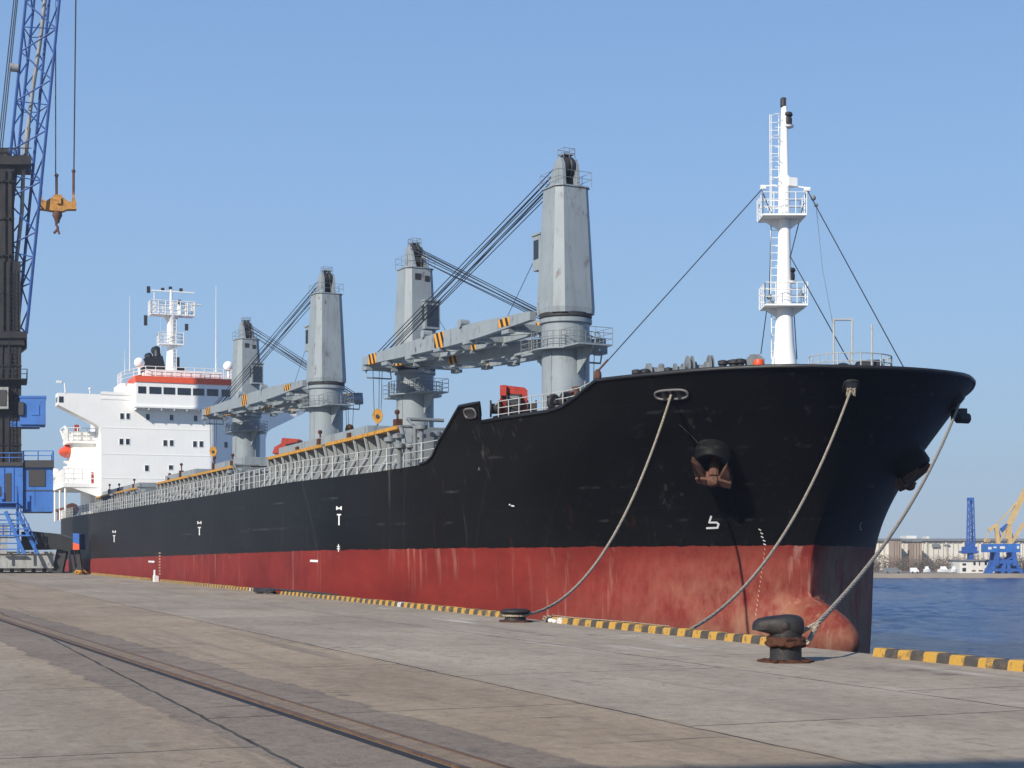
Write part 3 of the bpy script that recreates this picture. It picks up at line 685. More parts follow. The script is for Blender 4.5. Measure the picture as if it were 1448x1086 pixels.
# ================================================================ MAIN DECK: rails, coamings, hatches
q = MB(); Y = 74.8; pts = []
while Y < 222: pts.append(V((XC - hb(Y, 6.6) + .08, Y, zdeck(Y)))); Y += 1.55
q.rail(pts, 1.2, 3, 1.6, .026, False, 0., 2.3); q.build('deck_railing', M['greyrail'], ship)
q = MB(); Y = 222; pts = []
while Y < 247: pts.append(V((XC - hb(Y, 6.6) + .08, Y, zdeck(Y)))); Y += 1.4
q.rail(pts, 1.15, 3, 1.4, .045); q.build('stern_railing', M['whiterail'], ship)
CX = 27.5
M['stay'] = paint('pale weathered stay paint', lin(160, 164, 164), .6, .15, .25, .3, .9)
def coaming(y0, y1, cover):
    z0 = zdeck((y0 + y1) / 2); top = lambda Y: zdeck(Y) + 2.75
    q = MB()
    q.prism([V((CX, y0, zdeck(y0) - .1)), V((CX, y1, zdeck(y1) - .1)), V((CX, y1, top(y1))), V((CX, y0, top(y0)))], (.25, 0, 0))
    q.prism([V((CX - .75, y0, top(y0))), V((CX + .7, y0, top(y0))), V((CX + .7, y1, top(y1))), V((CX - .75, y1, top(y1)))], (0, 0, .1))
    q.prism([V((CX, y0 - .02, zdeck(y0) - .1)), V((CX, y0 - .02, top(y0))), V((2 * XC - CX, y0 - .02, top(y0))), V((2 * XC - CX, y0 - .02, zdeck(y0) - .1))], (0, .2, 0))
    o = q.build('hatch_coaming', M['greyd'], ship); q = MB()
    n = round((y1 - y0) / 2.35)
    for i in range(n + 1):
        Y = y0 + .06 + (y1 - y0 - .2) * i / n; a = zdeck(Y); t_ = top(Y) - .02
        q.prism([V((CX - .01, Y, t_)), V((CX - .7, Y, t_)), V((CX - .62, Y, t_ - .35)), V((CX - .5, Y, t_ - .9)), V((CX - .62, Y, t_ - 1.35)), V((CX - 1.15, Y, a + .55)), V((CX - 1.3, Y, a)), V((CX - .01, Y, a))], (0, .09, 0))
        q.prism([V((CX - .78, Y - .06, t_)), V((CX - .7, Y - .06, t_ - .35)), V((CX - .58, Y - .06, t_ - .9)), V((CX - .7, Y - .06, t_ - 1.35)), V((CX - 1.23, Y - .06, a + .55)), V((CX - 1.38, Y - .06, a)), V((CX - 1.24, Y - .06, a)), V((CX - 1.1, Y - .06, a + .58)), V((CX - .58, Y - .06, t_ - 1.32)), V((CX - .46, Y - .06, t_ - .9)), V((CX - .58, Y - .06, t_ - .33)), V((CX - .66, Y - .06, t_))], (0, .21, 0))
    build_each(q, 'coaming_stay', M['stay'], o); q = MB()
    for zz in (.9, 1.7): q.prism([V((CX - .12, y0, zdeck(y0) + zz)), V((CX, y0, zdeck(y0) + zz)), V((CX, y1, zdeck(y1) + zz)), V((CX - .12, y1, zdeck(y1) + zz))], (0, 0, .12))
    q.build('stringer', M['greyd'], o)
    q = MB(); segs = max(2, round((y1 - y0) / 9)); 
    for i in range(segs):
        a, b = y0 + (y1 - y0) * i / segs + (.0 if i % 2 else .5), y0 + (y1 - y0) * (i + 1) / segs - (.5 if i % 2 else 0)
        q.prism([V((CX - .8, a, top(a) - .08)), V((CX - .8, b, top(b) - .08)), V((CX - .8, b, top(b) + .12)), V((CX - .8, a, top(a) + .12))], (.9, 0, 0))
    q.build('yellow_edge', M['yellow'], o)
    for a, b in cover:
        q = MB(); nn_ = max(1, round((b - a) / 8.5))
        for i in range(nn_):
            c_, d_ = a + (b - a) * i / nn_ + .06, a + (b - a) * (i + 1) / nn_ - .06
            q.prism([V((CX + .2, c_, top(c_) + .1)), V((CX + .2, d_, top(d_) + .1)), V((CX + .2, d_, top(d_) + .85)), V((CX + .2, c_, top(c_) + .85))], (2 * (XC - CX) - .4, 0, 0))
            q.prism([V((CX + .1, c_ + .4, top(c_) + .12)), V((CX + .1, c_ + .7, top(c_) + .12)), V((CX + .1, c_ + .7, top(c_) + .8)), V((CX + .1, c_ + .4, top(c_) + .8))], (.1, 0, 0))
        build_each(q, 'hatch_cover', M['grey'], ship)
coaming(83, 116, [(92.5, 116)]); coaming(128, 167.5, [(128, 142), (150, 167.5)]); coaming(179.5, 219, [(185.5, 219)])
q = MB()
for y0, y1, zz in ((75.5, 82.5, 2.1), (118, 126.5, 2.3), (169.5, 177.5, 2.5)):
    q.bx(CX + 1.6, 2 * XC - CX - 1.6, y0, y1, zdeck(y0) - .1, zdeck(y0) + zz); q.bx(CX + 1.2, 2 * XC - CX - 1.2, y0 - .1, y1 + .1, zdeck(y0) + zz, zdeck(y0) + zz + .12)
build_each(q, 'crane_house', M['grey'], ship)
q = MB()
for i in range(26):
    Y = random.choice([random.uniform(76, 82), random.uniform(117, 127), random.uniform(168.5, 178.5), random.uniform(85, 215)]); X = random.uniform(25, 27.3) if Y < 83 or 117 < Y < 127 or 168 < Y < 178 else 25.2
    z = zdeck(Y); hh = random.uniform(.8, 2.2); q.tube((X, Y, z), (X, Y, z + hh), .12, None, 8); q.lathe([(.12, 0), (.32, .05), (.32, .25), (.1, .34)], (X, Y, z + hh - .1), (0, 0, 1), 12)
for y0 in (77, 121, 172): q.path([V((25.6, y0, zdeck(y0))), V((25.6, y0, zdeck(y0) + 2.1)), V((25.6, y0 + 1.2, zdeck(y0) + 2.6)), V((27.6, y0 + 1.2, zdeck(y0) + 2.6))], .1, 8)
build_each(q, 'deck_ventilator', M['greyd'], ship, 40)
q = MB()
for Y, X, hh in ((86, 27.6, 1.1), (96.5, 27.8, 1.0), (104, 27.8, 1.2), (110, 27.8, .9), (133, 27.8, 1.2), (141, 27.8, 1.4), (158, 27.8, 1.6), (165, 27.8, .9), (190, 27.8, 1.3), (203, 27.8, 1.2), (212, 27.8, 1.5)):
    z = zdeck(Y) + 2.8; q.bx(X - .25, X + .15, Y - .3, Y + .3, z, z + hh * .6); q.tube((X, Y, z), (X, Y + .3, z + hh), .06, None, 6); q.ball((X, Y + .3, z + hh), .16, 6)
build_each(q, 'hatch_fitting', M['rustring'], ship, 40)
q = MB(); P = lambda px, py: D(px, py, 122)
q.prism([P(385, 641), P(388, 632), P(397, 627), P(399, 619), P(424, 621), P(425, 624), P(404, 628), P(402, 641)], V((SN, CS, 0)) * 1.6); q.build('hatch_crane', M['red'], ship)

# ================================================================ DECK CRANES
def deck_crane(X, Y, zr, S, jd, jl, tipz, hook, stripes):
    o = V((X, Y, 0)); jx = V((jd[0], jd[1], 0)).normalized(); jy = V((-jx.y, jx.x, 0)); up = V((0, 0, 1)); zb_ = zdeck(Y)
    L = lambda a, b, z: o + jx * a * S + jy * b * S + up * (zr + z * S)
    q = MB(); R = 1.5 * S
    q.lathe([(R * 1.03, zb_), (R, zb_ + 4), (R, zr - 2.0 * S), (R * 1.05, zr - 1.98 * S), (R * 1.05, zr - 1.9 * S), (R, zr - 1.88 * S), (R * 1.0, zr - .35 * S), (R * 1.1, zr - .3 * S), (R * 1.1, zr - .05 * S), (R * 1.02, zr)], (X, Y, 0), (0, 0, 1), 40)
    for k in range(4):
        a = .5 + k * 1.571; p = o + V((math.cos(a), math.sin(a), 0)) * (R + .01); q.tube(p + up * zb_, p + up * (zr - 2 * S), .05, None, 5)
    cr = q.build('deck_crane', M['grey'], ship, 30)
    def octa(hx, hy, ch, z, xo=0): return [L(xo + a, b, z) for a, b in ((hx, -hy + ch), (hx, hy - ch), (hx - ch, hy), (-hx + ch, hy), (-hx, hy - ch), (-hx, -hy + ch), (-hx + ch, -hy), (hx - ch, -hy))]
    q = MB(); q.lathe([(R * 1.07, zr), (R * 1.1, zr + .06), (R * 1.1, zr + .3 * S), (R * 1.0, zr + .32 * S)], (X, Y, 0), (0, 0, 1), 32, 1)
    q.loft([octa(1.54, 1.5, .56, .25), octa(1.57, 1.52, .56, .6), octa(1.12, 1.18, .38, 8.1)])
    q.loft([octa(1.18, 1.26, .36, 8.1), octa(1.18, 1.26, .36, 8.18)])
    q.box(L(1.15, -.3, 7.4), (.1, .5, .5), Matrix.Rotation(math.atan2(jx.y, jx.x), 3, 'Z'), 1); q.box(L(1.17, .5, 7.3), (.1, .4, .45), Matrix.Rotation(math.atan2(jx.y, jx.x), 3, 'Z'), 1)
    hs = q.build('crane_housing', [M['grey'], M['dark']], cr)
    q = MB()
    for b in (-.62, .38):
        q.prism([L(1.15, b, 8.15), L(.55, b, 9.5), L(.15, b, 10.0), L(-.35, b, 10.0), L(-.6, b, 9.6), L(-.75, b, 8.15)], jy * .22 * S)
    q.lathe([(.62 * S, -.3 * S), (.62 * S, -.1 * S), (.5 * S, 0), (.62 * S, .1 * S), (.62 * S, .3 * S)], L(-.05, 0, 9.55), jy, 16, 1)
    q.lathe([(.42 * S, -.3 * S), (.42 * S, .3 * S)], L(.45, 0, 8.7), jy, 14, 1)
    q.box(L(-.1, 0, 10.25), (.7 * S, .7 * S, .06)); q.build('sheave_head', [M['grey'], M['dark']], cr, 35)
    q = MB(); q.rail([L(-.45, -.4, 10.02), L(.3, -.4, 10.02), L(.3, .4, 10.02), L(-.45, .4, 10.02)], .6, 2, .5, .02, True)
    q.rail([L(1.15, -1.2, 8.18), L(1.15, 1.2, 8.18), L(-1.15, 1.2, 8.18), L(-1.15, -1.2, 8.18)], .9, 2, 1.2, .016, True); q.build('top_railing', M['greyd'], cr)
    # cab on the jib face
    q = MB(); RM = Matrix.Rotation(math.atan2(jx.y, jx.x), 3, 'Z')
    q.box(L(1.4, .65, 4.3), (1.0 * S, 1.3 * S, 2.2 * S), RM, 0); q.box(L(1.43, .65, 5.45), (1.15 * S, 1.45 * S, .12 * S), RM, 0)
    q.box(L(1.91, .65, 4.25), (.04, 1.0 * S, 1.7 * S), RM, 1); q.box(L(1.45, 1.305, 4.5), (.6 * S, .04, 1.2 * S), RM, 1); q.box(L(1.45, -.005, 4.5), (.6 * S, .04, 1.2 * S), RM, 1)
    q.build('operator_cab', [M['grey'], M['glass']], cr)
    # gallery round the pedestal
    q = MB(); k = 32; zp = zr - 1.95 * S
    inn = [o + V((math.cos(2 * math.pi * i / k), math.sin(2 * math.pi * i / k), 0)) * R for i in range(k)]; out_ = [o + V((math.cos(2 * math.pi * i / k), math.sin(2 * math.pi * i / k), 0)) * 2.15 * S for i in range(k)]
    q.add([p + up * zp for p in inn] + [p + up * zp for p in out_] + [p + up * (zp - .08) for p in inn] + [p + up * (zp - .08) for p in out_],
          [(i, (i + 1) % k, k + (i + 1) % k, k + i) for i in range(k)] + [(2 * k + i, 3 * k + i, 3 * k + (i + 1) % k, 2 * k + (i + 1) % k) for i in range(k)] + [(k + i, k + (i + 1) % k, 3 * k + (i + 1) % k, 3 * k + i) for i in range(k)])
    ext = []
    for sgn in (-1, 1):
        p = [L(sgn * 1.5, -1.2, -1.9), L(sgn * 3.6, -1.2, -1.9), L(sgn * 3.6, 1.2, -1.9), L(sgn * 1.5, 1.2, -1.9)]
        q.prism(p, (0, 0, -.1)); q.prism([L(sgn * 1.6, 0, -2), L(sgn * 3.5, 0, -2), L(sgn * 3.4, 0, -2.2), L(sgn * 1.6, 0, -3.6)], jy * .12); ext.append(p)
    q.build('gallery', M['grey'], cr)
    q = MB(); 
    for p, sgn in zip(ext, (-1, 1)): q.rail(p, 1.0, 3, 1.1, .02)
    q.rail([o + (p - o) + up * zp for p in out_[2:-1]], 1.0, 3, 1.4, .02); q.build('gallery_railing', M['greyd'], cr)
    # twin-girder jib
    dz = (tipz - zr - .35 * S) ; tip = lambda b, z=0: o + jx * jl + jy * b * S + up * (zr + .35 * S + dz + z)
    heel = lambda b, z=0: L(1.6, b, .35) + up * z
    q = MB(); NS = 8; jw = .42 * S
    def jp(f, b, z=0): return heel(b * (1 - .25 * f), z) + (tip(b * (1 - .25 * f) * 1, z) - heel(b * (1 - .25 * f), z)) * f
    hts = [.55, .8, 1.05, 1.15, 1.15, 1.05, .95, .8, .6]
    for b in (-1.45, 1.45):
        rings = []
        for i in range(NS + 1):
            f = i / NS; c = jp(f, b); hh = hts[i] * S / 2
            rings.append([c - jy * jw / 2 - up * hh, c + jy * jw / 2 - up * hh, c + jy * jw / 2 + up * hh, c - jy * jw / 2 + up * hh])
        q.loft(rings)
    for f in (.12, .33, .5, .68, .84, .985):
        a, b = jp(f, -1.45), jp(f, 1.45); q.beam(a - up * .3 * S, b - up * .3 * S, .8 * S, .42 * S); 
        q.beam(a - up * .62 * S - jx * .5, a - up * .62 * S + jx * .5, .5 * S, .25 * S); q.beam(b - up * .62 * S - jx * .5, b - up * .62 * S + jx * .5, .5 * S, .25 * S)
    for f0, f1 in ((.14, .32), (.35, .49), (.52, .67), (.7, .83)): q.beam(jp(f0, -1.45) - up * .3, jp(f1, 1.45) - up * .3, .25 * S, .25 * S)
    for f in (.36, .58): q.lathe([(.3 * S, -.35), (.3 * S, .35)], jp(f, -1.45) + up * .75 * S, jy, 10); q.lathe([(.3 * S, -.35), (.3 * S, .35)], jp(f, 1.45) + up * .75 * S, jy, 10)
    q.lathe([(.36 * S, -1.2 * S), (.36 * S, 1.2 * S)], tip(0, -.35), jy, 12); q.path([tip(-1.05, -.3), tip(-1.05, -1.3) - jx * .3, tip(1.05, -1.3) - jx * .3, tip(1.05, -.3)], .07, 6)
    q.build('jib', M['grey'], cr)
    for f in stripes:
        q = MB()
        for b in (-1.45, 1.45):
            c = jp(f, b); c2 = jp(f + .055, b); i = min(NS - 1, int(f * NS)); hh = hts[i] * S * .98
            q.beam(c, c2, jw + .03, hh)
        build_each(q, 'warning_stripe', M['warn'], cr)
    q = MB()
    for b, zz in ((-.5, 9.75), (-.3, 9.6), (-.1, 9.85), (.12, 9.65), (.3, 9.8)): q.tube(L(.3, b, zz), tip(b * 1.6, .3), .035, None, 5)
    for b, zz in ((-.35, 8.9), (.0, 8.8), (.3, 8.95)): q.tube(L(.9, b, zz), tip(b * 1.5, .1), .033, None, 5)
    q.tube(L(1.3, 1, 4.8), jp(.34, -1.45) + up * .5, .022, None, 5)
    for b in (-.4, -.15, .4): q.tube(tip(b, -.5), V(tip(b * .7, 0)) * 1 - up * (tip(0).z - hook), .025, None, 5)
    q.build('hoist_rope', M['rope_wire'], cr)
    q = MB(); hc = tip(0, 0); hc.z = hook; rt = V((CS, -SN, 0)); fw = V((SN, CS, 0))
    q.prism([hc + rt * a * S + up * b * S - fw * .15 for a, b in ((0, .62), (.3, .5), (.42, .1), (.32, -.3), (0, -.62), (-.32, -.3), (-.42, .1), (-.3, .5))], fw * .3)
    q.lathe([(.16 * S, -.22), (.16 * S, .22)], hc, fw, 10, 1); q.path([hc - up * .6 * S, hc - up * .95 * S, hc - up * 1.2 * S + rt * .12, hc - up * 1.3 * S, hc - up * 1.1 * S - rt * .18], .06, 6, 1)
    q.build('hook_block', [M['yellow'], M['dark']], cr)
deck_crane(XC, 89, 17.0, 1.0, (-3.4, 30), 29.4, 17.5, 13.2, (.10, .46, .90))
deck_crane(XC, 118.8, 17.0, 1.0, (3.2, -26), 26.5, 16.2, 11.8, (.3, .88))
deck_crane(XC, 145.9, 18.5, 1.08, (-3.4, 39.6), 38.8, 19.0, 14.4, (.10, .50, .90))
deck_crane(XC, 181.7, 18.7, 1.08, (3.2, -33), 33, 18.0, 14.5, (.3, .88))

# ================================================================ ACCOMMODATION
YF = 222.0
def Fp(px, py, Y=YF): return RY(px, py, Y)
def house():
    q = MB(); mx = lambda x: 2 * XC - x
    zl = lambda py, X=32: EYE + (HZ - py) / FPX * (X * SN + YF * CS)
    z0 = zdeck(222) - .1; xl = Fp(143, 650).x; xt = 22.1
    ztopw, zbot, zknee = zl(556, 24), zl(572, 22), zl(602, 27.9)
    poly = [(xl, z0), (xl, zknee - 1.2), (xl - .25, zknee - .2), (xl - .9, zknee + .3), (xt, zbot), (xt, ztopw)]
    front = [V((x, YF, z)) for x, z in poly] + [V((mx(x), YF, z)) for x, z in poly[::-1]]
    q.prism([front[i] for i in (1, 2, 3, 4, 5)] + [V((xl + .01, YF, ztopw))], (0, 3.2, 0)); q.prism([V((mx(v.x), v.y, v.z)) for v in [front[i] for i in (1, 2, 3, 4, 5)] + [V((xl + .01, YF, ztopw))]], (0, 3.2, 0))
    q.bx(xl, mx(xl), YF, YF + 12, z0, ztopw - .003)
    q.bx(xl + .05, mx(xl) - .05, YF - .05, YF, zl(566), zl(563))
    dh = q.build('deckhouse', M['white'], ship)
    # wheelhouse with a raked, proud window wall
    q = MB(); wl = Fp(190, 540).x; yw = YF - 1.6
    zt_, zwt, zwb, zb_ = zl(533), zl(544), zl(560), zl(577)
    q.prism([V((wl, yw, zb_ + .25)), V((wl, YF + 7, zb_ + .25)), V((wl, YF + 7, zt_)), V((wl, yw, zt_))], (mx(wl) - wl, 0, 0))
    q.prism([V((wl - .2, yw - .18, zb_)), V((wl - .2, YF + 1, zb_)), V((wl - .2, YF + 1, zb_ + .25)), V((wl - .2, yw - .18, zb_ + .25))], (mx(wl) - wl + .4, 0, 0))
    for i in range(9): x = wl + (mx(wl) - wl) * i / 8; q.bx(x - .05, x + .05, yw - .1, YF, zb_ - .3, zb_)
    q.bx(Fp(172, 540).x, mx(Fp(172, 540).x), YF + 1.0, YF + 8, ztopw, zt_ - .8)
    wh = q.build('wheelhouse', M['white'], ship)
    q = MB(); q.bx(wl - .12, mx(wl) + .12, yw - .13, YF + 6, zl(541), zt_ + .06); q.build('orange_band', M['orange'], wh)
    xs = [(445, 482), (497, 553), (563, 617), (628, 690), (700, 753), (765, 818), (833, 872)]
    for a, b in xs:
        xa, xb = RY(60 + a / 3.29, 550, yw).x, RY(60 + b / 3.29, 550, yw).x
        q = MB(); q.bx(xa, xb, yw - .04, yw + .02, zl(557.3), zl(547.4), 0); q.build('bridge_window', M['glass'], wh)
    for px, py, wd, hh in ((172.5, 588.5, 5, 8), (181, 588.5, 4.5, 8), (209, 589.5, 5, 8), (242.5, 590.5, 5, 8), (276.5, 591.5, 5, 8), (171.5, 624.5, 5, 8), (180.5, 624.5, 5, 8), (233.5, 626.5, 5, 8), (242.5, 626.5, 5, 8), (275.5, 628, 5, 8), (284.5, 628, 5, 8), (319.5, 629, 4.5, 8), (207.5, 662, 5, 8), (241.5, 661, 5.5, 6)):
        a, b = Fp(px - wd / 2, py), Fp(px + wd / 2, py); za, zb2 = Fp(px, py + hh / 2).z, Fp(px, py - hh / 2).z
        q = MB(); q.bx(a.x - .08, b.x + .08, YF - .04, YF + .1, za - .08, zb2 + .08, 0); q.bx(a.x, b.x, YF - .06, YF + .1, za, zb2, 1)
        q.build('window', [M['white'], M['glass']], dh)
    q = MB()
    for z in (zl(606), zl(643), zl(677)): q.bx(xl + .02, mx(xl) - .02, YF - .03, YF + .01, z, z + .12)
    q.bx(xl - .05, xl + 6, YF - .07, YF + .05, ztopw - .02, ztopw + .4); q.path([V((xt + 1, YF, ztopw)), V((xt + .9, YF, ztopw + 1.3)), V((xt + .3, YF, ztopw + 1.5))], .1, 6); q.bx(xt - .2, xt + .5, YF - .2, YF + .2, ztopw + 1.35, ztopw + 1.65); q.tube(V((xl - 1.5, YF, ztopw)), V((xl - 1.5, YF, ztopw + .7)), .08, None, 6); q.ball((xl - 1.5, YF, ztopw + .7), .2, 6)
    q.build('front_trim', M['white'], dh)
    q = MB(); q.bx(xt - .03, xt + .1, YF + .5, YF + 2.6, zbot + .4, ztopw - .5); a = Fp(83.5, 562); q.bx(xt + .15, xt + .75, YF - .03, YF + .02, zbot + .3, ztopw - .5); build_each(q, 'wing_window', M['glass'], dh)
    # monkey island rail, radar mast, aerials, funnel
    q = MB(); zi = zt_ + .05; q.rail([V((wl - 1.6, YF + 5, zi - .8)), V((wl - 1.6, YF + .6, zi - .8)), V((wl, YF + .6, zi - .3)), V((wl + 1.5, yw + 1, zi)), V((mx(wl) - .3, yw + 1, zi)), V((mx(wl) - .3, YF + 5, zi))], 1.5, 3, 1.4, .05); q.build('top_railing', M['whiterail'], wh)
    Ym = YF + 3; up = V((0, 0, 1)); rt = V((1, 0, 0))
    G = lambda px, py: RY(px, py, Ym)
    c = G(242, 520); c0 = V((c.x, Ym, 0)); zm = lambda py: G(242, py).z
    q = MB(); q.lathe([(1.1, zm(535)), (.75, zm(520)), (.62, zm(500)), (.6, zm(455)), (1.2, zm(447)), (1.2, zm(446))], c0, up, 18)
    q.tube(c0 + up * zm(447), c0 + up * zm(408), .28, .16, 10); q.bx(c0.x - 3.3, c0.x + 3.3, Ym - .15, Ym + .15, zm(413), zm(411.5)); q.tube(V((c0.x + 1.2, Ym, zm(447))), V((c0.x + 1.2, Ym, zm(424))), .3, None, 8)
    q.bx(c0.x - 3.0, c0.x + 3.2, Ym - 1.2, Ym + 1.2, zm(447), zm(445.6)); q.bx(c0.x - 1.8, c0.x + 1.6, Ym - 1.2, Ym + 1, zm(488.5), zm(487)); q.tube(V((c0.x - 2.4, Ym, zm(446))), V((c0.x - 2.4, Ym, zm(412))), .06, None, 6)
    q.bx(wl + 1.8, mx(wl) - 1.8, YF, YF + 5, zt_, zt_ + 1.2)
    rm = q.build('radar_mast', M['white'], ship, 40)
    q = MB(); q.rail([V((c0.x - 3, Ym - 1.2, zm(446))), V((c0.x + 3.2, Ym - 1.2, zm(446))), V((c0.x + 3.2, Ym + 1.2, zm(446))), V((c0.x - 3, Ym + 1.2, zm(446)))], 1.9, 3, 1.0, .07, True); q.rail([V((c0.x - 1.8, Ym - 1.2, zm(487))), V((c0.x + 1.6, Ym - 1.2, zm(487))), V((c0.x + 1.6, Ym + 1, zm(487))), V((c0.x - 1.8, Ym + 1, zm(487)))], 1.6, 3, 1.0, .05, True); q.ladder(c0 + V((.4, -.7, zm(530))), c0 + V((.4, -.7, zm(448))), rt, .5, .5, .05); q.build('mast_railing', M['whiterail'], rm)
    q = MB(); q.bx(c0.x - .2, c0.x + 4.2, Ym - .2, Ym + .2, zm(429.5), zm(428)); q.tube(V((c0.x + 2.1, Ym, zm(446))), V((c0.x + 2.1, Ym, zm(429))), .2, None, 8); q.build('radar_scanner', M['whiterail'], rm)
    q = MB()
    for dx, a, b in ((-3.2, 416, 407), (-1.2, 411, 408), (-.1, 409, 405.5), (1.4, 411, 407), (-3.6, 462, 448), (2.2, 466, 457)): q.bx(c0.x + dx - .22, c0.x + dx + .22, Ym - .2, Ym + .2, zm(a), zm(b))
    q.bx(c0.x + .9, c0.x + 1.3, Ym - .6, Ym - .3, zm(430), zm(424)); build_each(q, 'mast_lamp', M['dark'], rm)
    q = MB()
    for px, a, b, r in ((183.5, 525, 418, .09), (305.5, 530, 404, .11), (176.5, 530, 494, .06), (227, 500, 445, .03)): q.tube(RY(px, a, YF + 2), RY(px, b, YF + 2), r, r * .3, 6)
    build_each(q, 'whip_aerial', M['whiterail'], ship)
    q = MB(); 
    for px, py in ((197, 513), (323, 518)): p = RY(px, py, YF + 2); q.ball(p, .75, 8); q.tube(p, p - up * 1.7, .2, None, 6)
    build_each(q, 'satellite_dome', M['white'], ship, 60)
    # funnel and exhausts
    Yf = YF + 14; K = lambda px, py: RY(px, py, Yf)
    q = MB(); q.prism([K(200, 540), K(203, 507), K(211, 504), K(230, 503), K(234, 520), K(262, 520), K(262, 540)], (0, 5, 0)); q.bx(K(245, 510).x, K(254, 510).x, Yf, Yf + 2, K(250, 535).z, K(250, 505).z)
    for px, py, r in ((225, 492, 6), (214.5, 500, 4.5)):
        a = K(px, 507); r_ = r * .1; q.path([a + V((0, 2, -1)), V((a.x, a.y + 2, K(px, py + 3).z)), V((a.x, a.y + 2.4, K(px, py).z)), V((a.x, a.y + 4.2, K(px, py - 1).z))], r_, 12)
    q.build('funnel', M['black'], ship, 50)
    # after deck: overhanging boat deck, side house and davit
    q = MB(); Yb = YF + 6; B_ = lambda px, py: RX(px, py, 24.2)
    zbd = EYE + (HZ - 687) / FPX * 217
    q.bx(23.0, xl + 2, YF + 1.5, YF + 22, zbd - .2, zbd + .35); q.bx(24.8, xl + 2, YF + 6, YF + 14, zbd, zl(604) - .3); q.bx(24.0, xl, YF + 5.5, YF + 12, zl(622) - .25, zl(622))
    q.bx(27.4, xl + 1, YF + 8, YF + 20, z0, zbd - .2); 
    for Yq in (YF + 2, YF + 9, YF + 16): q.tube(V((23.3, Yq, z0)), V((23.3, Yq, zbd)), .14, None, 8)
    q.prism([V((24.0, YF + 1.6, zbd - .2)), V((xl, YF + 1.6, zbd - .2)), V((xl, YF + 1.6, zbd - 1.6))], (0, .3, 0))
    q.build('boat_deck', M['white'], ship)
    q = MB(); q.rail([V((xl, YF + 1.7, zbd + .35)), V((23.2, YF + 1.7, zbd + .35)), V((23.2, YF + 21, zbd + .35))], 2.0, 3, 1.3, .07); q.rail([V((24.1, YF + 5.6, zl(622))), V((24.1, YF + 12, zl(622)))], 1.9, 3, 1.2, .07); q.rail([V((24.1, YF + 5.6, zl(622))), V((xl, YF + 5.6, zl(622)))], 1.9, 3, 1.2, .07); q.build('boat_deck_railing', M['whiterail'], ship)
    q = MB(); Y0 = YF + 9
    for dy in (0, 6): q.path([V((24.9, Y0 + dy, zbd)), V((24.7, Y0 + dy, zbd + 2)), V((25.3, Y0 + dy, zbd + 4)), V((24.9, Y0 + dy, zbd + 6)), V((24.0, Y0 + dy, zbd + 8.8))], .17, 8)
    q.tube(V((24.0, Y0, zbd + 8.8)), V((24.0, Y0 + 6, zbd + 8.8)), .12, None, 8); q.tube(V((24.0, Y0, zbd + 8.8)), V((26.0, Y0, zbd + 4.5)), .16, None, 8); q.tube(V((24.9, Y0 + 3, zbd)), V((24.4, Y0 + 3, zbd + 3.2)), .35, None, 8); q.path([V((25.4, Y0 - 2, zbd)), V((25.2, Y0 - 2, zbd + 3)), V((23.6, Y0 - 2, zbd + 3.6))], .2, 8); q.ball((23.2, YF + 15, zbd + 2.2), .9, 8); build_each(q, 'lifeboat_davit', M['white'], ship, 50)
    lb = thing('lifeboat', 'small orange enclosed lifeboat hung in white davits at the stern', 'lifeboat', (24.7, Y0 + 3, zbd + 5.4))
    q = MB(); rr = []
    for i in range(11):
        t_ = i / 10; s_ = max(.08, math.sin(math.pi * (t_ * .9 + .05)) ** .6); rr.append([V((24.7 + math.cos(2 * math.pi * j / 14) * 1.3 * s_, Y0 - .2 + 6.2 * t_, zbd + 5.4 + math.sin(2 * math.pi * j / 14) * (.95 if math.sin(2 * math.pi * j / 14) < 0 else .75) * s_)) for j in range(14)])
    q.loft(rr); lbm = q.build('hull', M['lifeboat'], lb, 60)
    q = MB(); q.bx(24.3, 25.1, Y0 + 1.8, Y0 + 3.4, zbd + 6.0, zbd + 6.5); q.build('canopy', M['red'], lb)
    q = MB(); q.bx(xl - 1.0, xl - .6, YF + 3, YF + 3.4, zbd + .35, zbd + 2.0); q.bx(25, 25.6, YF + 6, YF + 6.5, zl(604) - .3, zl(598)); build_each(q, 'fire_locker', M['red'], ship)
    q = MB(); 
    for Yq in (226, 229, 232, 235): q.lathe([(.5, 0), (.5, 1.2), (.8, 1.3), (.8, 1.6), (.3, 1.7)], (23.8, Yq, zdeck(Yq)), up, 10)
    q.lathe([(.9, -.9), (.9, -.7), (.5, -.6), (.5, .6), (.9, .7), (.9, .9)], (24.6, 228, zdeck(228) + 1.4), (0, 1, 0), 14); build_each(q, 'stern_winch', M['rust'], ship, 40)
house()

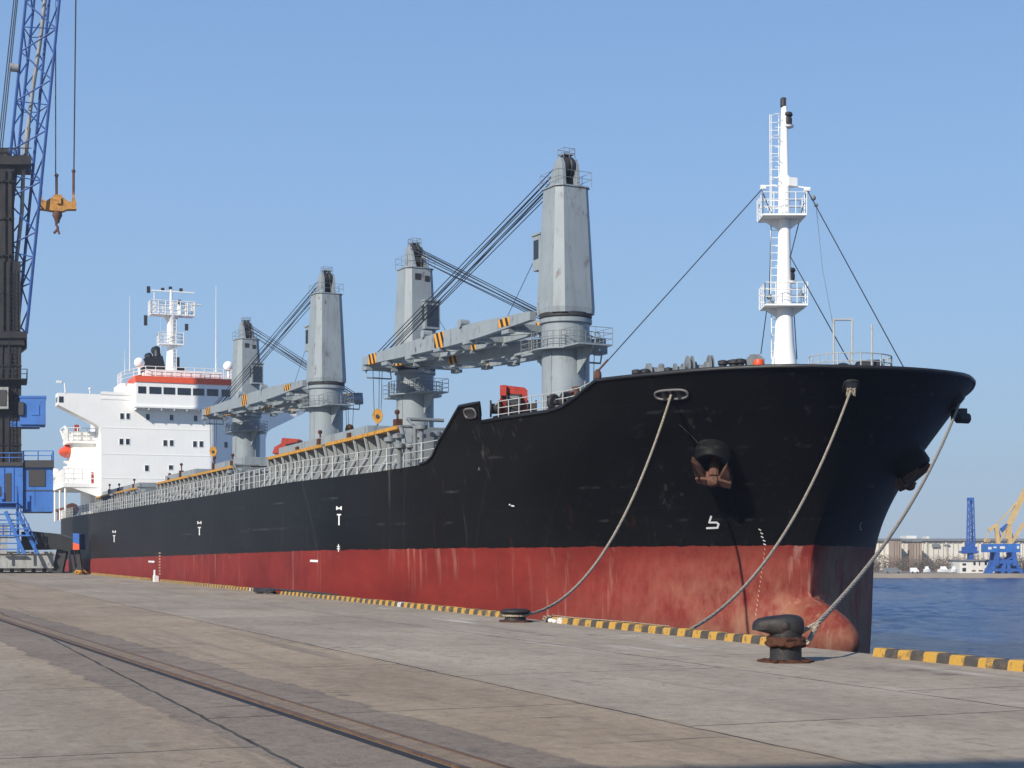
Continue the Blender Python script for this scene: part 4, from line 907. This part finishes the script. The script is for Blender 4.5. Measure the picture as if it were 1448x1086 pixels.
# ================================================================ BOLLARDS AND LINES
def rock(seed): r = random.Random(seed); return lambda a: r.uniform(-a, a)
def bollard_hook(x, y, rz, label):
    root = thing('bollard', label, 'bollard', (x, y, 0), 'mooring bollards on the quay')
    R = Matrix.Translation((x, y, 0)) @ Matrix.Rotation(rz, 4, 'Z')
    def fin(q): q.v = [tuple(R @ V(v)) for v in q.v]
    q = MB(); q.lathe([(.37, .03), (.35, .1), (.345, .42), (.35, .5), (.36, .7), (.33, .78)], (0, 0, 0), (0, 0, 1), 32)
    # broad lobed head overhanging to the landward side
    rings = []
    for i, (zz, k) in enumerate(((.56, .62), (.6, .86), (.66, .97), (.74, 1.0), (.84, 1.0), (.92, .96), (.99, .84), (1.03, .62), (1.045, .3))):
        ring = []
        for j in range(36):
            a = 2 * math.pi * j / 36; ca, sa = math.cos(a), math.sin(a)
            xx = (.40 if ca > 0 else .74) * math.copysign(abs(ca) ** .8, ca); yy = (.30 + .06 * (1 if ca > -.2 else 0)) * math.copysign(abs(sa) ** .8, sa)
            drop = -.04 * max(0, -ca)
            ring.append(V((xx * k, yy * k * (1.0), zz + drop + (.12 if zz < .7 else 0) * max(0, -ca))))
        rings.append(ring)
    q.loft(rings); q.ball((-.05, -.3, .8), .13, 8, 0, (1, .7, 1)); fin(q); q.build('head_and_shaft', M['iron'], root, 50)
    q = MB(); r = rock(3); rg = []
    for zz, rr in ((.33, .36), (.35, .43), (.39, .46), (.44, .44), (.47, .42), (.52, .43), (.55, .36)): rg.append([V((math.cos(2 * math.pi * j / 40) * (rr + r(.03)), math.sin(2 * math.pi * j / 40) * (rr + r(.03)), zz + r(.02))) for j in range(40)])
    q.loft(rg); fin(q); q.build('rust_collar', M['rustring'], root, 60)
    q = MB(); r = rock(9); pl = []
    for j in range(28): a = 2 * math.pi * j / 28; pl.append(V((math.cos(a) * (.62 + r(.025)), math.sin(a) * (.62 + r(.025)), .004)))
    q.prism(pl, (0, 0, .035))
    for j in range(10): a = 2 * math.pi * j / 10; q.lathe([(.05, .03), (.05, .055), (.03, .06)], (math.cos(a) * .52, math.sin(a) * .52, 0), (0, 0, 1), 6)
    for j in range(16): q.box((random.uniform(-.5, .5), random.uniform(-.5, .5), .045), (random.uniform(.1, .3), random.uniform(.05, .15), .04), Matrix.Rotation(random.uniform(0, 3), 3, 'Z'))
    fin(q); q.build('base_plate', M['rustring'], root)
    return root
bollard_hook(18.45, 29.6, -TH, 'large hook headed iron bollard in the foreground with a rope around it')
def bollard_flat(x, y, label, first=[None]):
    if first[0] is None:
        root = thing('bollard', label, 'bollard', (x, y, 0), 'mooring bollards on the quay'); o = V((x, y, 0))
        q = MB(); q.lathe([(.4, .05), (.37, .13), (.35, .25), (.5, .3), (.54, .35), (.51, .41), (.38, .45), (.16, .46)], o, (0, 0, 1), 24); q.build('head_and_shaft', M['iron'], root, 40)
        q = MB(); r = rock(5); q.prism([o + V((math.cos(2 * math.pi * j / 20) * (.56 + r(.05)), math.sin(2 * math.pi * j / 20) * (.75 + r(.08)), .004)) for j in range(20)], (0, 0, .05)); q.build('base_plate', M['rustring'], root)
        first[0] = root; return root
    s_ = first[0]; n = s_.copy(); COL.objects.link(n); n.location = (x, y, 0); n['label'] = label
    for ch in list(s_.children):
        c = ch.copy(); COL.objects.link(c); c.parent = n
    return n
bollard_flat(20.4, 50.3, 'squat black bollard in the kerb gap with one mooring line made fast')
bollard_flat(20.9, 91.4, 'small distant squat bollard in the next kerb gap, rope coils beside it')
bollard_flat(20.5, 134, 'very small far squat bollard near the white hull plate mark')
def sagline(a, b, sag, n=24):
    a, b = V(a), V(b); return [a + (b - a) * (i / n) - V((0, 0, 4 * sag * (i / n) * (1 - i / n))) for i in range(n + 1)]
LG = 'mooring lines from the bow'
def line(name, pts, r, label, extra=()):
    q = MB(); q.path(pts, r, 8)
    for e in extra: q.path(e, r * .9, 8)
    o = q.build(name, M['rope'], None, 60, pts[-1]); tag(o, label, 'rope', LG); return o
B2p = V((20.4, 50.3, .3))
line('mooring_line', sagline(F1, B2p + V((.44, -.12, -.04)), 2.1), .055, 'pale mooring line from the bow roller fairlead to the squat bollard', [[B2p + V((math.cos(a) * .41, math.sin(a) * .41, -.08)) for a in [i * .45 for i in range(15)]]])
line('mooring_line', sagline(F2 + V((0, 0, -.1)), RX(950, 890, QX + .05) + V((0, 0, -.25)), 1.9), .055, 'pale mooring line from the round bow chock down behind the middle kerb', [[F2 + V((math.cos(i * .9) * .14, math.sin(i * 1.3) * .14, -.2 + math.sin(i * 2.1) * .16)) for i in range(16)]])
bo = V((18.45, 29.6, 0)); e1 = bo + V((.42, .3, .55)); e2 = bo + V((.5, -.12, .42)); sp = bo + V((1.0, .25, .83))
F3l = sagline(F3, sp, .85)
ey = [sp] + [sp + (V((bo.x + .46, bo.y + .2, .62)) - sp) * .6] + [V((bo.x + math.cos(a) * .46, bo.y + math.sin(a) * .46, .55 - .02 * i)) for i, a in enumerate([.5, 1.0, 1.5, 2.0])] 
ey2 = [sp, sp + (e2 - sp) * .5, e2, bo + V((.36, -.3, .44))]
line('mooring_line', F3l, .06, 'thick mooring line from the far bow chock looped over the big hook bollard', [ey, ey2])
# loose tackle by the far bollards and on the kerb
def heap(c, sx, sy, h, n, seed):
    r = random.Random(seed); pts = []
    for i in range(n): a = i * .55; k = .5 + .5 * r.random(); pts.append(V((c[0] + math.cos(a) * sx * k, c[1] + math.sin(a) * sy * k, .05 + h * r.random())))
    return pts
q = MB(); q.path(heap((20.9, 91.2), .5, 2.6, .25, 50, 1), .07, 6); q.path([V((20.9, 92, .2)), V((21.2, 90, .28)), V((21.35, 88, .26)), V((21.4, 84, .27)), V((21.5, 80, .26)), V((21.9, 78.5, .2))], .06, 6); tag(q.build('coiled_rope', M['dark'], None, 60, (20.9, 91.2, 0)), 'dark heap of rope coils on the quay beside the distant bollard', 'rope')
q = MB(); q.path([V((21.5, 49.6, .24)), V((21.45, 47.5, .23)), V((21.6, 44, .24)), V((21.55, 41, .23))], .016, 6); q.path(heap((21.3, 49.5), .15, .35, .2, 9, 4), .035, 6); tag(q.build('kerb_rope', M['rope'], None, 60, (21.4, 50.4, 0)), 'white knotted rope end lying on the kerb beside the squat bollard', 'rope')
q = MB(); q.ball((21.2, 49.0, .08), .11, 7, 0, (1, 1.2, .8)); q.ball((21.24, 48.8, .06), .08, 6); tag(q.build('stone', M['hmark'], None, 60, (21.2, 49, 0)), 'white painted lump against the kerb right of the squat bollard', 'stone')
q = MB(); q.lathe([(.16, 0), (.16, .5), (.1, .55), (.1, .95), (.03, 1.0)], (21.0, 132.2, 0), (0, 0, 1), 10); q.bx(20.85, 21.2, 131.4, 131.9, 0, .5); tag(q.build('hydrant', M['hmark'], None, 40, (20.9, 131.5, 0)), 'white hydrant post standing at the far kerb against the red hull', 'hydrant')
q = MB(); q.path(heap((20.4, 180), .7, 3, .4, 40, 11), .1, 6); tag(q.build('yellow_tackle', M['yellow'], None, 60, (20.4, 180, 0)), 'yellow heap of lifting tackle at the far end of the kerb', 'tackle')

# ================================================================ HARBOUR CRANE (left edge)
DC = 188.0
def harbour_crane():
    base = D(15, 810, DC); base.z = 0
    root = thing('harbour_crane', 'tall blue lattice boom harbour crane on a grey carriage at the left edge', 'crane', base)
    fw = (D(20, HZ, 1) - V((0, 0, EYE))).normalized(); P = lambda px, py, dd=0: D(px, py, DC) + fw * dd; rt = V((fw.y, -fw.x, 0)); up = V((0, 0, 1))
    def blk(q, x0, x1, y0, y1, d0, d1, mi=0): q.prism([P(x0, y1, d0), P(x1, y1, d0), P(x1, y0, d0), P(x0, y0, d0)], fw * (d1 - d0), mi)
    q = MB(); blk(q, -70, 75, 783, 803, -4, 5); blk(q, -70, 76, 780, 783, -4.3, 5.3); blk(q, -60, 10, 745, 780, -2, 3)
    for x in (-50, -30, -10, 5, 20, 35, 50, 65): blk(q, x, x + 9, 803, 808, -3.5, -2.6)
    q.build('carriage', M['carriage'], root)
    q = MB()
    for x in range(-55, 76, 10):
        for dd in (-3, 3): q.lathe([(.45, -.2), (.45, .2)], P(x, 806, dd), fw, 12)
    build_each(q, 'wheel', M['dark'], root, 40)
    q = MB(); blk(q, -90, 32, 662, 718, -5, 4, 0); blk(q, 32, 74, 664, 725, -4.6, 3, 0); blk(q, -92, 32, 657, 662, -5.3, 4.5, 1); blk(q, 30, 75, 654, 664, -5, 3.3, 1); blk(q, 40, 63, 667, 690, -4.7, -4.5, 1); blk(q, 32, 74, 695, 696.5, -4.66, -4, 1)
    for x in (-20, 6, 19, 48): blk(q, x, x + .5, 664, 717, -5.1 if x < 32 else -4.66, -4.6)
    blk(q, 8, 16, 672, 712, -5.06, -5, 1); blk(q, -14, 2, 690, 704, -5.06, -5, 1); q.rail([P(-60, 657, -5.2), P(32, 657, -5.2)], 1.1, 2, 1.5, .06); q.rail([P(32, 654, -4.9), P(74, 654, -4.9), P(74, 654, 3)], 1.1, 2, 1.5, .06)
    mh = q.build('machine_house', [M['blue'], M['dark']], root)
    q = MB(); blk(q, -50, 30, 476, 657, -2.6, 2.6); blk(q, -45, 29, 375, 476, -2.4, 2.4); blk(q, -42, 20, 240, 375, -2.2, 2.2); blk(q, -60, 38, 474, 483, -3.4, 3.4); blk(q, -50, 34, 483, 492, -3, 3)
    blk(q, -40, 44, 228, 240, -2.8, 2.8); blk(q, -50, 12, 215, 228, -2, 2); blk(q, 22, 40, 222, 228, -1, 1); blk(q, 25, 34, 640, 657, -3, 3)
    q.prism([P(28, 500, -1), P(38, 492, -1), P(38, 480, -1), P(28, 476, -1)], fw * 2)
    for y in range(262, 470, 52): blk(q, -43, 20.6 if y < 372 else 29.6, y, y + 1.6, -2.5, -2.2)
    for y in range(520, 650, 55): blk(q, -51, 30.7, y, y + 1.8, -2.75, -2.5)
    for x in (3, 12): blk(q, x, x + .9, 244, 655, -2.85, -2.6)
    q.ladder(P(19, 655, -2.9), P(17, 385, -2.9), rt, .7, .5, .05)
    for y0, x1 in ((540, 38),): blk(q, -20, x1, y0, y0 + 1.4, -4, 3); q.rail([P(-20, y0, -4), P(x1, y0, -4), P(x1, y0, 2)], 1.1, 2, 1.5, .05)
    blk(q, 6, 16, 504, 520, -2.8, -2.5); blk(q, -10, 4, 560, 578, -2.8, -2.5)
    for x in range(-36, 44, 8): q.tube(P(x, 228, -2.6), P(x, 216, -2.6), .06, None, 5)
    q.tube(P(-36, 217, -2.6), P(44, 217, -2.6), .06, None, 5)
    q.build('tower', M['towerdark'], root)
    q = MB(); blk(q, 28, 64, 566, 603, -3, 1.5, 0); blk(q, 12, 56, 598, 606, -2.7, 1, 0); blk(q, 44, 55, 576, 590, -3.1, -2.95, 0); blk(q, 26, 33, 572, 590, -3.4, -2.9, 1); blk(q, 27, 65, 563, 566, -3.1, 1.6, 0)
    q.build('operator_cab', [M['blue'], M['dark']], root)
    q = MB(); blk(q, -20, 12, 552, 582, -4, -2.5, 0); blk(q, -14, 9, 556, 578, -4.1, -3.95, 1); q.build('side_cabin', [M['carriage'], M['dark']], root)
    q = MB()
    for i in range(9): blk(q, -6, 24, 712 + i * 8, 713.6 + i * 8, -6.5 + i * .1, -5.2)
    for x in (-6, 24):
        q.beam(P(x, 700, -6), P(x + 2, 783, -6), .2, .25); q.tube(P(x, 690, -6.2), P(x, 720, -6.2), .08, None, 6)
    q.beam(P(24, 725, -6), P(52, 783, -6), .2, .4); q.beam(P(8, 725, -6.6), P(34, 783, -6.6), .2, .4)
    for i in range(6): q.tube(P(24 + i * 5, 712 + i * 11, -6.1), P(24 + i * 5, 726 + i * 11, -6.1), .07, None, 5)
    q.tube(P(24, 712, -6.1), P(52, 770, -6.1), .07, None, 5)
    for x in (-6, 5, 15, 24, 40): q.tube(P(x, 742, -6.4), P(x, 757, -6.4), .07, None, 5)
    q.tube(P(-6, 742, -6.4), P(40, 742, -6.4), .07, None, 5); q.tube(P(-6, 749, -6.4), P(40, 749, -6.4), .06, None, 5); blk(q, -10, 42, 757, 759, -6.8, -4.5)
    q.build('stairway', M['blue'], root)
    # lattice boom: four chords leaning out to the right, zig-zag lacing on every face
    lo = {'a': (-4, 474, -1.6), 'b': (38, 474, -1.6), 'c': (-8, 474, 1.6), 'd': (30, 474, 1.6)}
    hi = {'a': (41, -60, -1.6), 'b': (91, -60, -1.6), 'c': (51, -60, 1.6), 'd': (76, -60, 1.6)}
    lo = {'a': (-9, 460, -1.6), 'b': (37, 474, -1.6), 'c': (-2, 474, 1.6), 'd': (24, 474, 1.6)}
    hi = {'a': (43, -60, -1.6), 'b': (90, -60, -1.6), 'c': (54, -60, 1.6), 'd': (75, -60, 1.6)}
    pt = lambda k, f: P(*lo[k]) + (P(*hi[k]) - P(*lo[k])) * f
    q = MB(); N = 15
    for k in 'abcd': q.tube(pt(k, 0), pt(k, 1), .2, .17, 7)
    for k1, k2 in (('a', 'b'), ('b', 'd'), ('d', 'c'), ('c', 'a')):
        for i in range(N):
            a, b = (k1, k2) if i % 2 else (k2, k1); q.tube(pt(a, i / N), pt(b, (i + 1) / N), .1, None, 5)
            if i % 3 == 0: q.tube(pt(k1, i / N), pt(k2, i / N), .075, None, 5)
    q.build('lattice_boom', M['boomblue'], root, 50)
    q = MB(); 
    pl = [P(22, 380, -.3), P(31, 300, -.3), P(33, 240, -.3), P(40, 180, -.3), P(46, 130, -.3), P(58, 50, -.3), P(68, -40, -.3)]
    q.path(pl, .24, 10); q.lathe([(.5, -.5), (.5, .5)], P(20, 102, -1.8), rt, 10); q.lathe([(.34, 0), (.34, 5)], P(33, 240, -.3), (P(40, 180) - P(33, 240)).normalized(), 10)
    q.build('luffing_screw', M['carriage'], root, 50)
    q = MB()
    for a, b in (((26, -60), (-4, 220)), ((31, -60), (2, 220)), ((29, -60), (0, 210))): q.tube(P(*a), P(*b), .07, None, 5)
    for a, b, dd in (((108, -60), (104.5, 245), -1), ((107, -60), (103.6, 245), -1), ((79, -60), (79, 245), 0), ((78.2, 60), (78.4, 245), 0)): q.tube(P(*a, dd), P(*b, dd), .045, None, 5)
    q.build('hoist_rope', M['rope_wire'], root)
    sp = thing('lifting_spreader', 'rusty yellow lifting spreader with a hook hanging from the harbour crane ropes', 'lifting gear', P(80, 290))
    q = MB(); q.prism([P(55, 292, -.6), P(57, 284, -.6), P(66, 285, -.6), P(72, 281, -.6), P(90, 281, -.6), P(96, 286, -.6), P(107, 288, -.6), P(108, 297, -.6), P(95, 297, -.6), P(88, 300, -.6), P(74, 299, -.6), P(62, 297, -.6), P(55, 296, -.6)], fw * 1.2)
    for x in (58, 104): q.prism([P(x - 4, 290, -.4), P(x, 272, -.4), P(x + 4, 290, -.4)], fw * .8)
    blk(q, 75, 88, 277, 284, -.7, .7); blk(q, 80, 86, 282, 290, -.9, .9); q.build('beam', M['spreader'], sp)
    q = MB(); q.lathe([(.5, 0), (.6, -.5), (.35, -1.0), (.25, -1.4)], P(81, 299), up, 12); q.path([P(80, 310), P(79.5, 318), P(82, 322), P(80, 326), P(76, 330)], .16, 7); q.path([P(81, 322), P(84, 331)], .14, 7)
    q.build('hook', M['rust'], sp, 50); q = MB()
    for x, y0, y1 in ((80, 248, 278), (104, 242, 276), (58, 258, 274)): q.tube(P(x, y0), P(x, y1), .16, None, 7); q.ball(P(x, y0), .25, 6)
    build_each(q, 'sling', M['rust'], sp, 50)
harbour_crane()
cv = thing('loading_conveyor', 'dark sloped conveyor trough with a blue end panel beside the crane carriage', 'conveyor', D(90, 812, 184))
P = lambda px, py: D(px, py, 184); fw = V((SN, CS, 0))
q = MB(); q.prism([P(30, 778), P(104, 776.5), P(104, 762), P(80, 755), P(40, 751), P(30, 752)], fw * 2.2); q.build('trough', M['black'], cv)
q = MB(); q.prism([P(103, 777), P(112, 777), P(112, 755), P(103, 754)], fw * 2.5); q.build('end_panel', M['blue'], cv)
q = MB(); q.prism([P(103.2, 777.3), P(112.2, 777.3), P(112.2, 770), P(103.2, 767)], fw * -.05); q.build('panel_stripe', M['orange'], cv)
q = MB(); q.beam(P(106, 778) + fw, P(111, 812) + fw, .4, .5); q.beam(P(85, 778) + fw, P(78, 811) + fw, .8, 1.2); q.beam(P(110, 800) + fw, P(98, 812) + fw, .3, .3); q.beam(P(98, 778) + fw, P(103, 811) + fw, .3, .3); build_each(q, 'support_leg', M['dark'], cv)

# ================================================================ FAR SHORE
def W(l, d, z): return V((l * CS + d * SN, -l * SN + d * CS, z))
GS = -2.6
q = MB(); q.prism([W(0, 374, -6), W(900, 382, -6), W(5200, 430, -6), W(5200, 6500, -6), W(-3200, 6500, -6), W(-600, 900, -6), W(0, 700, -6)], (0, 0, 6 + GS)); kind(q.build('far_shore', M['land']), 'structure')
M['silo'] = paint('pale grain store concrete', lin(206, 201, 190), .85, .08, 0, .3, .15)
M['silodark'] = paint('brown lift tower brick', lin(158, 142, 128), .85, .12, 0, .2, .3)
M['roof'] = paint('grey roof', lin(116, 120, 124), .8, .1)
M['ofwhite'] = paint('off white office wall', lin(214, 212, 204), .7, .06, 0, .15)
PD = lambda d: (lambda px, py: D(px, py, d))
def fprism(q, d, x0, x1, y0, y1, dep, mi=0): p = PD(d); q.prism([p(x0, y1), p(x1, y1), p(x1, y0), p(x0, y0)], V((SN, CS, 0)) * dep, mi)
gs = thing('grain_store', 'long pale concrete grain store with ribbed walls across the harbour', 'building', D(1340, 808, 450))
q = MB(); fprism(q, 450, 1180, 1640, 765, 806, 40)
for x in range(1186, 1640, 7): fprism(q, 449.7, x, x + .9, 766, 806, .3)
for x in (1257, 1288, 1309, 1337, 1362, 1388, 1416, 1440): fprism(q, 449.5, x, x + 1.8, 766, 806, .5)
q.build('wall', M['silo'], gs)
q = MB(); fprism(q, 449, 1178, 1642, 761.5, 765, 42); q.build('roof', M['roof'], gs)
q = MB(); fprism(q, 451, 1282, 1296, 757.5, 761.5, 8); fprism(q, 451, 1310, 1314, 758.5, 761.5, 5); build_each(q, 'roof_hut', M['ofwhite'], gs)
q = MB(); fprism(q, 449.3, 1335, 1343, 770, 771.5, .3); fprism(q, 449.3, 1318, 1329, 769, 774, .2); build_each(q, 'wall_panel', M['roof'], gs)
for x0, x1, top, lb in ((1264, 1274, 761, 'narrow brown lift tower, the left of two in front of the grain store'), (1291, 1303, 764, 'wider brown lift tower, the right of two in front of the grain store')):
    t_ = thing('lift_tower', lb, 'tower', D((x0 + x1) / 2, 808, 440), 'brown lift towers by the grain store')
    q = MB(); fprism(q, 440, x0, x1, top + 2, 806, 6); [fprism(q, 439.7, x0 + i * (x1 - x0) / 3, x0 + i * (x1 - x0) / 3 + .8, top + 2, 800, .4) for i in range(4)]; q.build('wall', M['silodark'], t_)
    q = MB(); fprism(q, 439.4, x0 - 1, x1 + 1, top, top + 2, 7); q.build('roof', M['roof'], t_)
M['twig'] = paint('bare winter branches', lin(116, 98, 82), .95, .3, 0, 0, .5)
M['leaf'] = paint('dark shrub foliage', lin(70, 74, 58), .95, .3, 0, 0, .5)
def treebelt():
    q = MB(); r = random.Random(4)
    for i in range(260):
        px = r.uniform(1200, 1560); d = r.uniform(392, 425); p = D(px, 800, d); p.z = GS; hh = r.uniform(2.4, 4.8); mi = 0 if r.random() < .75 else 1
        q.tube(p, p + V((0, 0, hh * .6)), .09, .05, 4, 0)
        for k in range(90):
            a = r.uniform(0, 6.28); rr = hh * .42 * math.sqrt(r.random()); z = hh * (.15 + .85 * r.random()); c = p + V((math.cos(a) * rr, math.sin(a) * rr, z)); s_ = r.uniform(.12, .3)
            u = V((r.uniform(-1, 1), r.uniform(-1, 1), r.uniform(-.3, 1))).normalized() * s_; v = u.orthogonal().normalized() * s_ * r.uniform(.2, .6)
            q.add([c - u, c + v, c + u, c - v], [(0, 1, 2, 3)], mi)
    kind(q.build('bare_tree_belt', [M['twig'], M['leaf']]), 'stuff')
treebelt()
ob = thing('office_building', 'small off white flat roofed harbour office under the blue jib crane', 'building', D(1385, 815, 388))
q = MB(); fprism(q, 388, 1357, 1410, 793, 820, 10); fprism(q, 387.8, 1410, 1432, 797, 820, 8); q.build('wall', M['ofwhite'], ob)
q = MB(); fprism(q, 387.5, 1356, 1411, 791.5, 793, 11); q.build('roof', M['roof'], ob)
for x, y, w_, h_ in ((1363.5, 798, 5, 3), (1363.5, 805.5, 5, 5), (1378, 797, 3, 4), (1385, 797, 1.6, 5), (1394, 796.5, 3, 5), (1377, 807, 5, 1.6), (1387, 807, 6, 1.6)):
    q = MB(); fprism(q, 387.9, x - w_ / 2, x + w_ / 2, y - h_ / 2, y + h_ / 2, .3); q.build('window', M['glass'], ob)
def far_tower_crane():
    d = 384; P = PD(d); fw = V((SN, CS, 0))
    root = thing('jib_crane', 'slim blue lattice crane with an upright boom behind the far office', 'crane', D(1374, 815, d + 8)); d += 8; P = PD(d)
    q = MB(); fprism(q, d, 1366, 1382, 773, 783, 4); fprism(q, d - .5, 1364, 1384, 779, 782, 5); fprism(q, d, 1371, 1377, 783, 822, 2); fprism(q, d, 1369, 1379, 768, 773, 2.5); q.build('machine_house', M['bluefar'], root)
    q = MB()
    L = [((1370, 770), (1371.5, 706)), ((1378.5, 770), (1376.5, 706))]
    for dd in (0, 1.8):
        for a, b in L: q.tube(P(*a) + fw * dd, P(*b) + fw * dd, .2, None, 5)
    for i in range(13):
        y0, y1 = 770 - i * 5, 765 - i * 5; xa = 1370 + (770 - y0) * .023; xb = 1378.5 - (770 - y0) * .031
        for dd in (0, 1.8): q.tube(P(xa if i % 2 else xb, y0) + fw * dd, P(xb if i % 2 else xa, y1) + fw * dd, .13, None, 4)
    fprism(q, d, 1370.5, 1377.5, 703.5, 707, 2); fprism(q, d, 1369, 1379, 742, 766, 1.5) if False else None
    q.build('lattice_boom', M['bluefar'], root)
far_tower_crane()
def portal_crane(dx, d, label):
    P0 = PD(d); P = lambda px, py: P0(px + dx, py); fw = V((SN, CS, 0)); fp = lambda q, a, b, c_, e, f, mi=0: fprism(q, d, a + dx, b + dx, c_, e, f, mi)
    root = thing('portal_crane', label, 'crane', P(1420, 817), 'blue and yellow portal cranes across the harbour')
    q = MB(); fp(q, 1396, 1443, 769, 781, 5); q.build('machine_house', M['blue'], root)
    q = MB(); fp(q, 1414, 1421, 772.5, 776, -.1); fp(q, 1404.5, 1409, 773, 775, -.1); fp(q, 1397.5, 1402, 773.5, 777, -.1); fp(q, 1438, 1441, 772, 776, -.1); build_each(q, 'panel', M['ofwhite'], root)
    q = MB()
    for a, b, w_ in (((1411, 781), (1409, 800), 1.0), ((1434, 781), (1436, 800), 1.0), ((1409, 795), (1398, 816), .8), ((1421, 797), (1417, 816), .8), ((1436, 795), (1448, 816), .8), ((1426, 797), (1428, 816), .8), ((1400, 806), (1446, 806), .7), ((1409, 786), (1436, 800), .4), ((1436, 786), (1409, 800), .4)):
        for dd in (.5, 4): q.beam(P(*a) + fw * dd, P(*b) + fw * dd, w_, w_ * 1.4, fw)
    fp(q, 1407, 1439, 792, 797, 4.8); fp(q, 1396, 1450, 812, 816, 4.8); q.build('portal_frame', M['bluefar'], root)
    q = MB(); dd = fw * 2.5
    for a, b, w_ in (((1416, 770), (1413, 742), .9), ((1413, 742), (1402, 750), .7), ((1433, 770), (1431, 742), 1.0), ((1431, 742), (1428, 762), .6), ((1431, 742), (1456, 690), 1.2), ((1413, 742), (1448, 704), .3), ((1416, 770), (1428, 745), .5), ((1456, 690), (1475, 735), .5), ((1434, 769), (1452, 740), .7)): q.beam(P(*a) + dd, P(*b) + dd, w_, w_, fw)
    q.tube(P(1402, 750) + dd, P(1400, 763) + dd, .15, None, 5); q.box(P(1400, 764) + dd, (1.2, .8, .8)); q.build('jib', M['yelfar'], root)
    q = MB(); q.beam(P(1420, 750) + dd, P(1430, 742) + dd, 1.0, .5, fw); q.beam(P(1415, 745) + dd, P(1422, 768) + dd, .3, .3, fw); q.beam(P(1432, 745) + dd, P(1439, 769) + dd, .4, .4, fw); q.build('brace', M['bluefar'], root)
portal_crane(0, 380, 'blue portal crane with yellow jib at the far right edge across the water')
M['boatwhite'] = paint('white boat hull', lin(226, 228, 230), .5, .05)
bt = [('white boat ashore, leftmost of three in front of the bare trees', 1311, 10, 809), ('larger white boat with a cabin ashore, middle of three by the trees', 1335, 18, 808), ('white boat ashore, nearest the far office building', 1349, 9, 810)]
for lb, px, wpx, py in bt:
    d = 386; c = D(px, py, d); c.z = GS; L_ = wpx * .1755; rt = V((CS, -SN, 0)); fw = V((SN, CS, 0)); up = V((0, 0, 1))
    o = thing('boat', lb, 'boat', c, 'white boats ashore across the harbour')
    q = MB(); rr = []
    for t_, k in ((-.5, .7), (-.3, .95), (0, 1), (.3, .75), (.5, .06)): rr.append([c + rt * L_ * t_ + fw * a * k * .7 + up * b for a, b in ((-1, 1.0), (-.6, .3), (0, .1), (.6, .3), (1, 1.0))])
    q.loft(rr); q.build('hull', M['boatwhite'], o)
    q = MB(); q.prism([c + rt * L_ * a + up * b - fw * .4 for a, b in ((-.3, 1.0), (-.25, 1.7), (.1, 1.7), (.22, 1.0))], fw * .8); q.build('cabin', M['boatwhite'], o)
M['carred'] = paint('dull red van paint', lin(140, 60, 50), .5)
for lb, px, k, mt in (('small white van parked on the far shore left of the boats', 1293, 1.0, 'boatwhite'), ('grey truck parked on the far shore below the left lift tower', 1262, 2.2, 'roof')):
    c = D(px, 812, 380); c.z = GS; rt = V((CS, -SN, 0)); fw = V((SN, CS, 0)); up = V((0, 0, 1)); o = thing('parked_van' if k == 1 else 'parked_truck', lb, 'van' if k == 1 else 'truck', c)
    q = MB(); q.prism([c + rt * a * k + up * b - fw * .5 for a, b in ((-1, .3), (1, .3), (1, .8), (.7, .9), (.45, 1.4), (-1, 1.4))], fw * 1.0); q.build('body', M[mt], o)
    q = MB(); [q.lathe([(.25, -.1), (.25, .1)], c + rt * a * k + up * .25 - fw * .5, fw, 10) for a in (-.6, .6)]; build_each(q, 'wheel', M['dark'], o)

# ================================================================ SHADOW CASTER BEHIND THE CAMERA (unseen shed, added to shade the near apron)
wa = thing('shadow_caster', 'unseen shed-shaped block added to cast a shadow on the near apron', 'building', (-18, -8, 0))
d_ = V((.973, -.233, 0)); n_ = V((.233, .973, 0)); a0 = V((-20.1, -2.3, 0)) - d_ * 26 - n_ * .2
q = MB(); q.prism([a0, a0 + d_ * 62, a0 + d_ * 62 - n_ * 24, a0 - n_ * 24], (0, 0, 19.6)); q.build('wall', M['silo'], wa)
q = MB(); q.prism([p + V((0, 0, 19.6)) for p in (a0 + n_ * .3 - d_ * .3, a0 + d_ * 62.3 + n_ * .3, a0 + d_ * 62.3 - n_ * 24.3, a0 - n_ * 24.3 - d_ * .3)], (0, 0, .5)); q.build('roof', M['roof'], wa)
for k in (6, 20, 34, 48):
    q = MB(); q.prism([a0 + d_ * k + n_ * .01, a0 + d_ * (k + 5) + n_ * .01, a0 + d_ * (k + 5) + n_ * .12, a0 + d_ * k + n_ * .12], (0, 0, 6)); q.build('door', M['blue'], wa)
# ================================================================ HAZE
hz = MB(); hz.bx(-420, 760, -140, 880, -10, 62)
hm_ = bpy.data.materials.new('thin harbour haze'); hm_.use_nodes = True; ht = hm_.node_tree; ht.nodes.remove(ht.nodes['Principled BSDF'])
pv = ht.nodes.new('ShaderNodeVolumePrincipled'); pv.inputs['Color'].default_value = (.86, .92, 1, 1); pv.inputs['Density'].default_value = .00032; pv.inputs['Anisotropy'].default_value = .25
ht.links.new(pv.outputs[0], ht.nodes['Material Output'].inputs['Volume'])
kind(hz.build('haze', hm_), 'stuff')
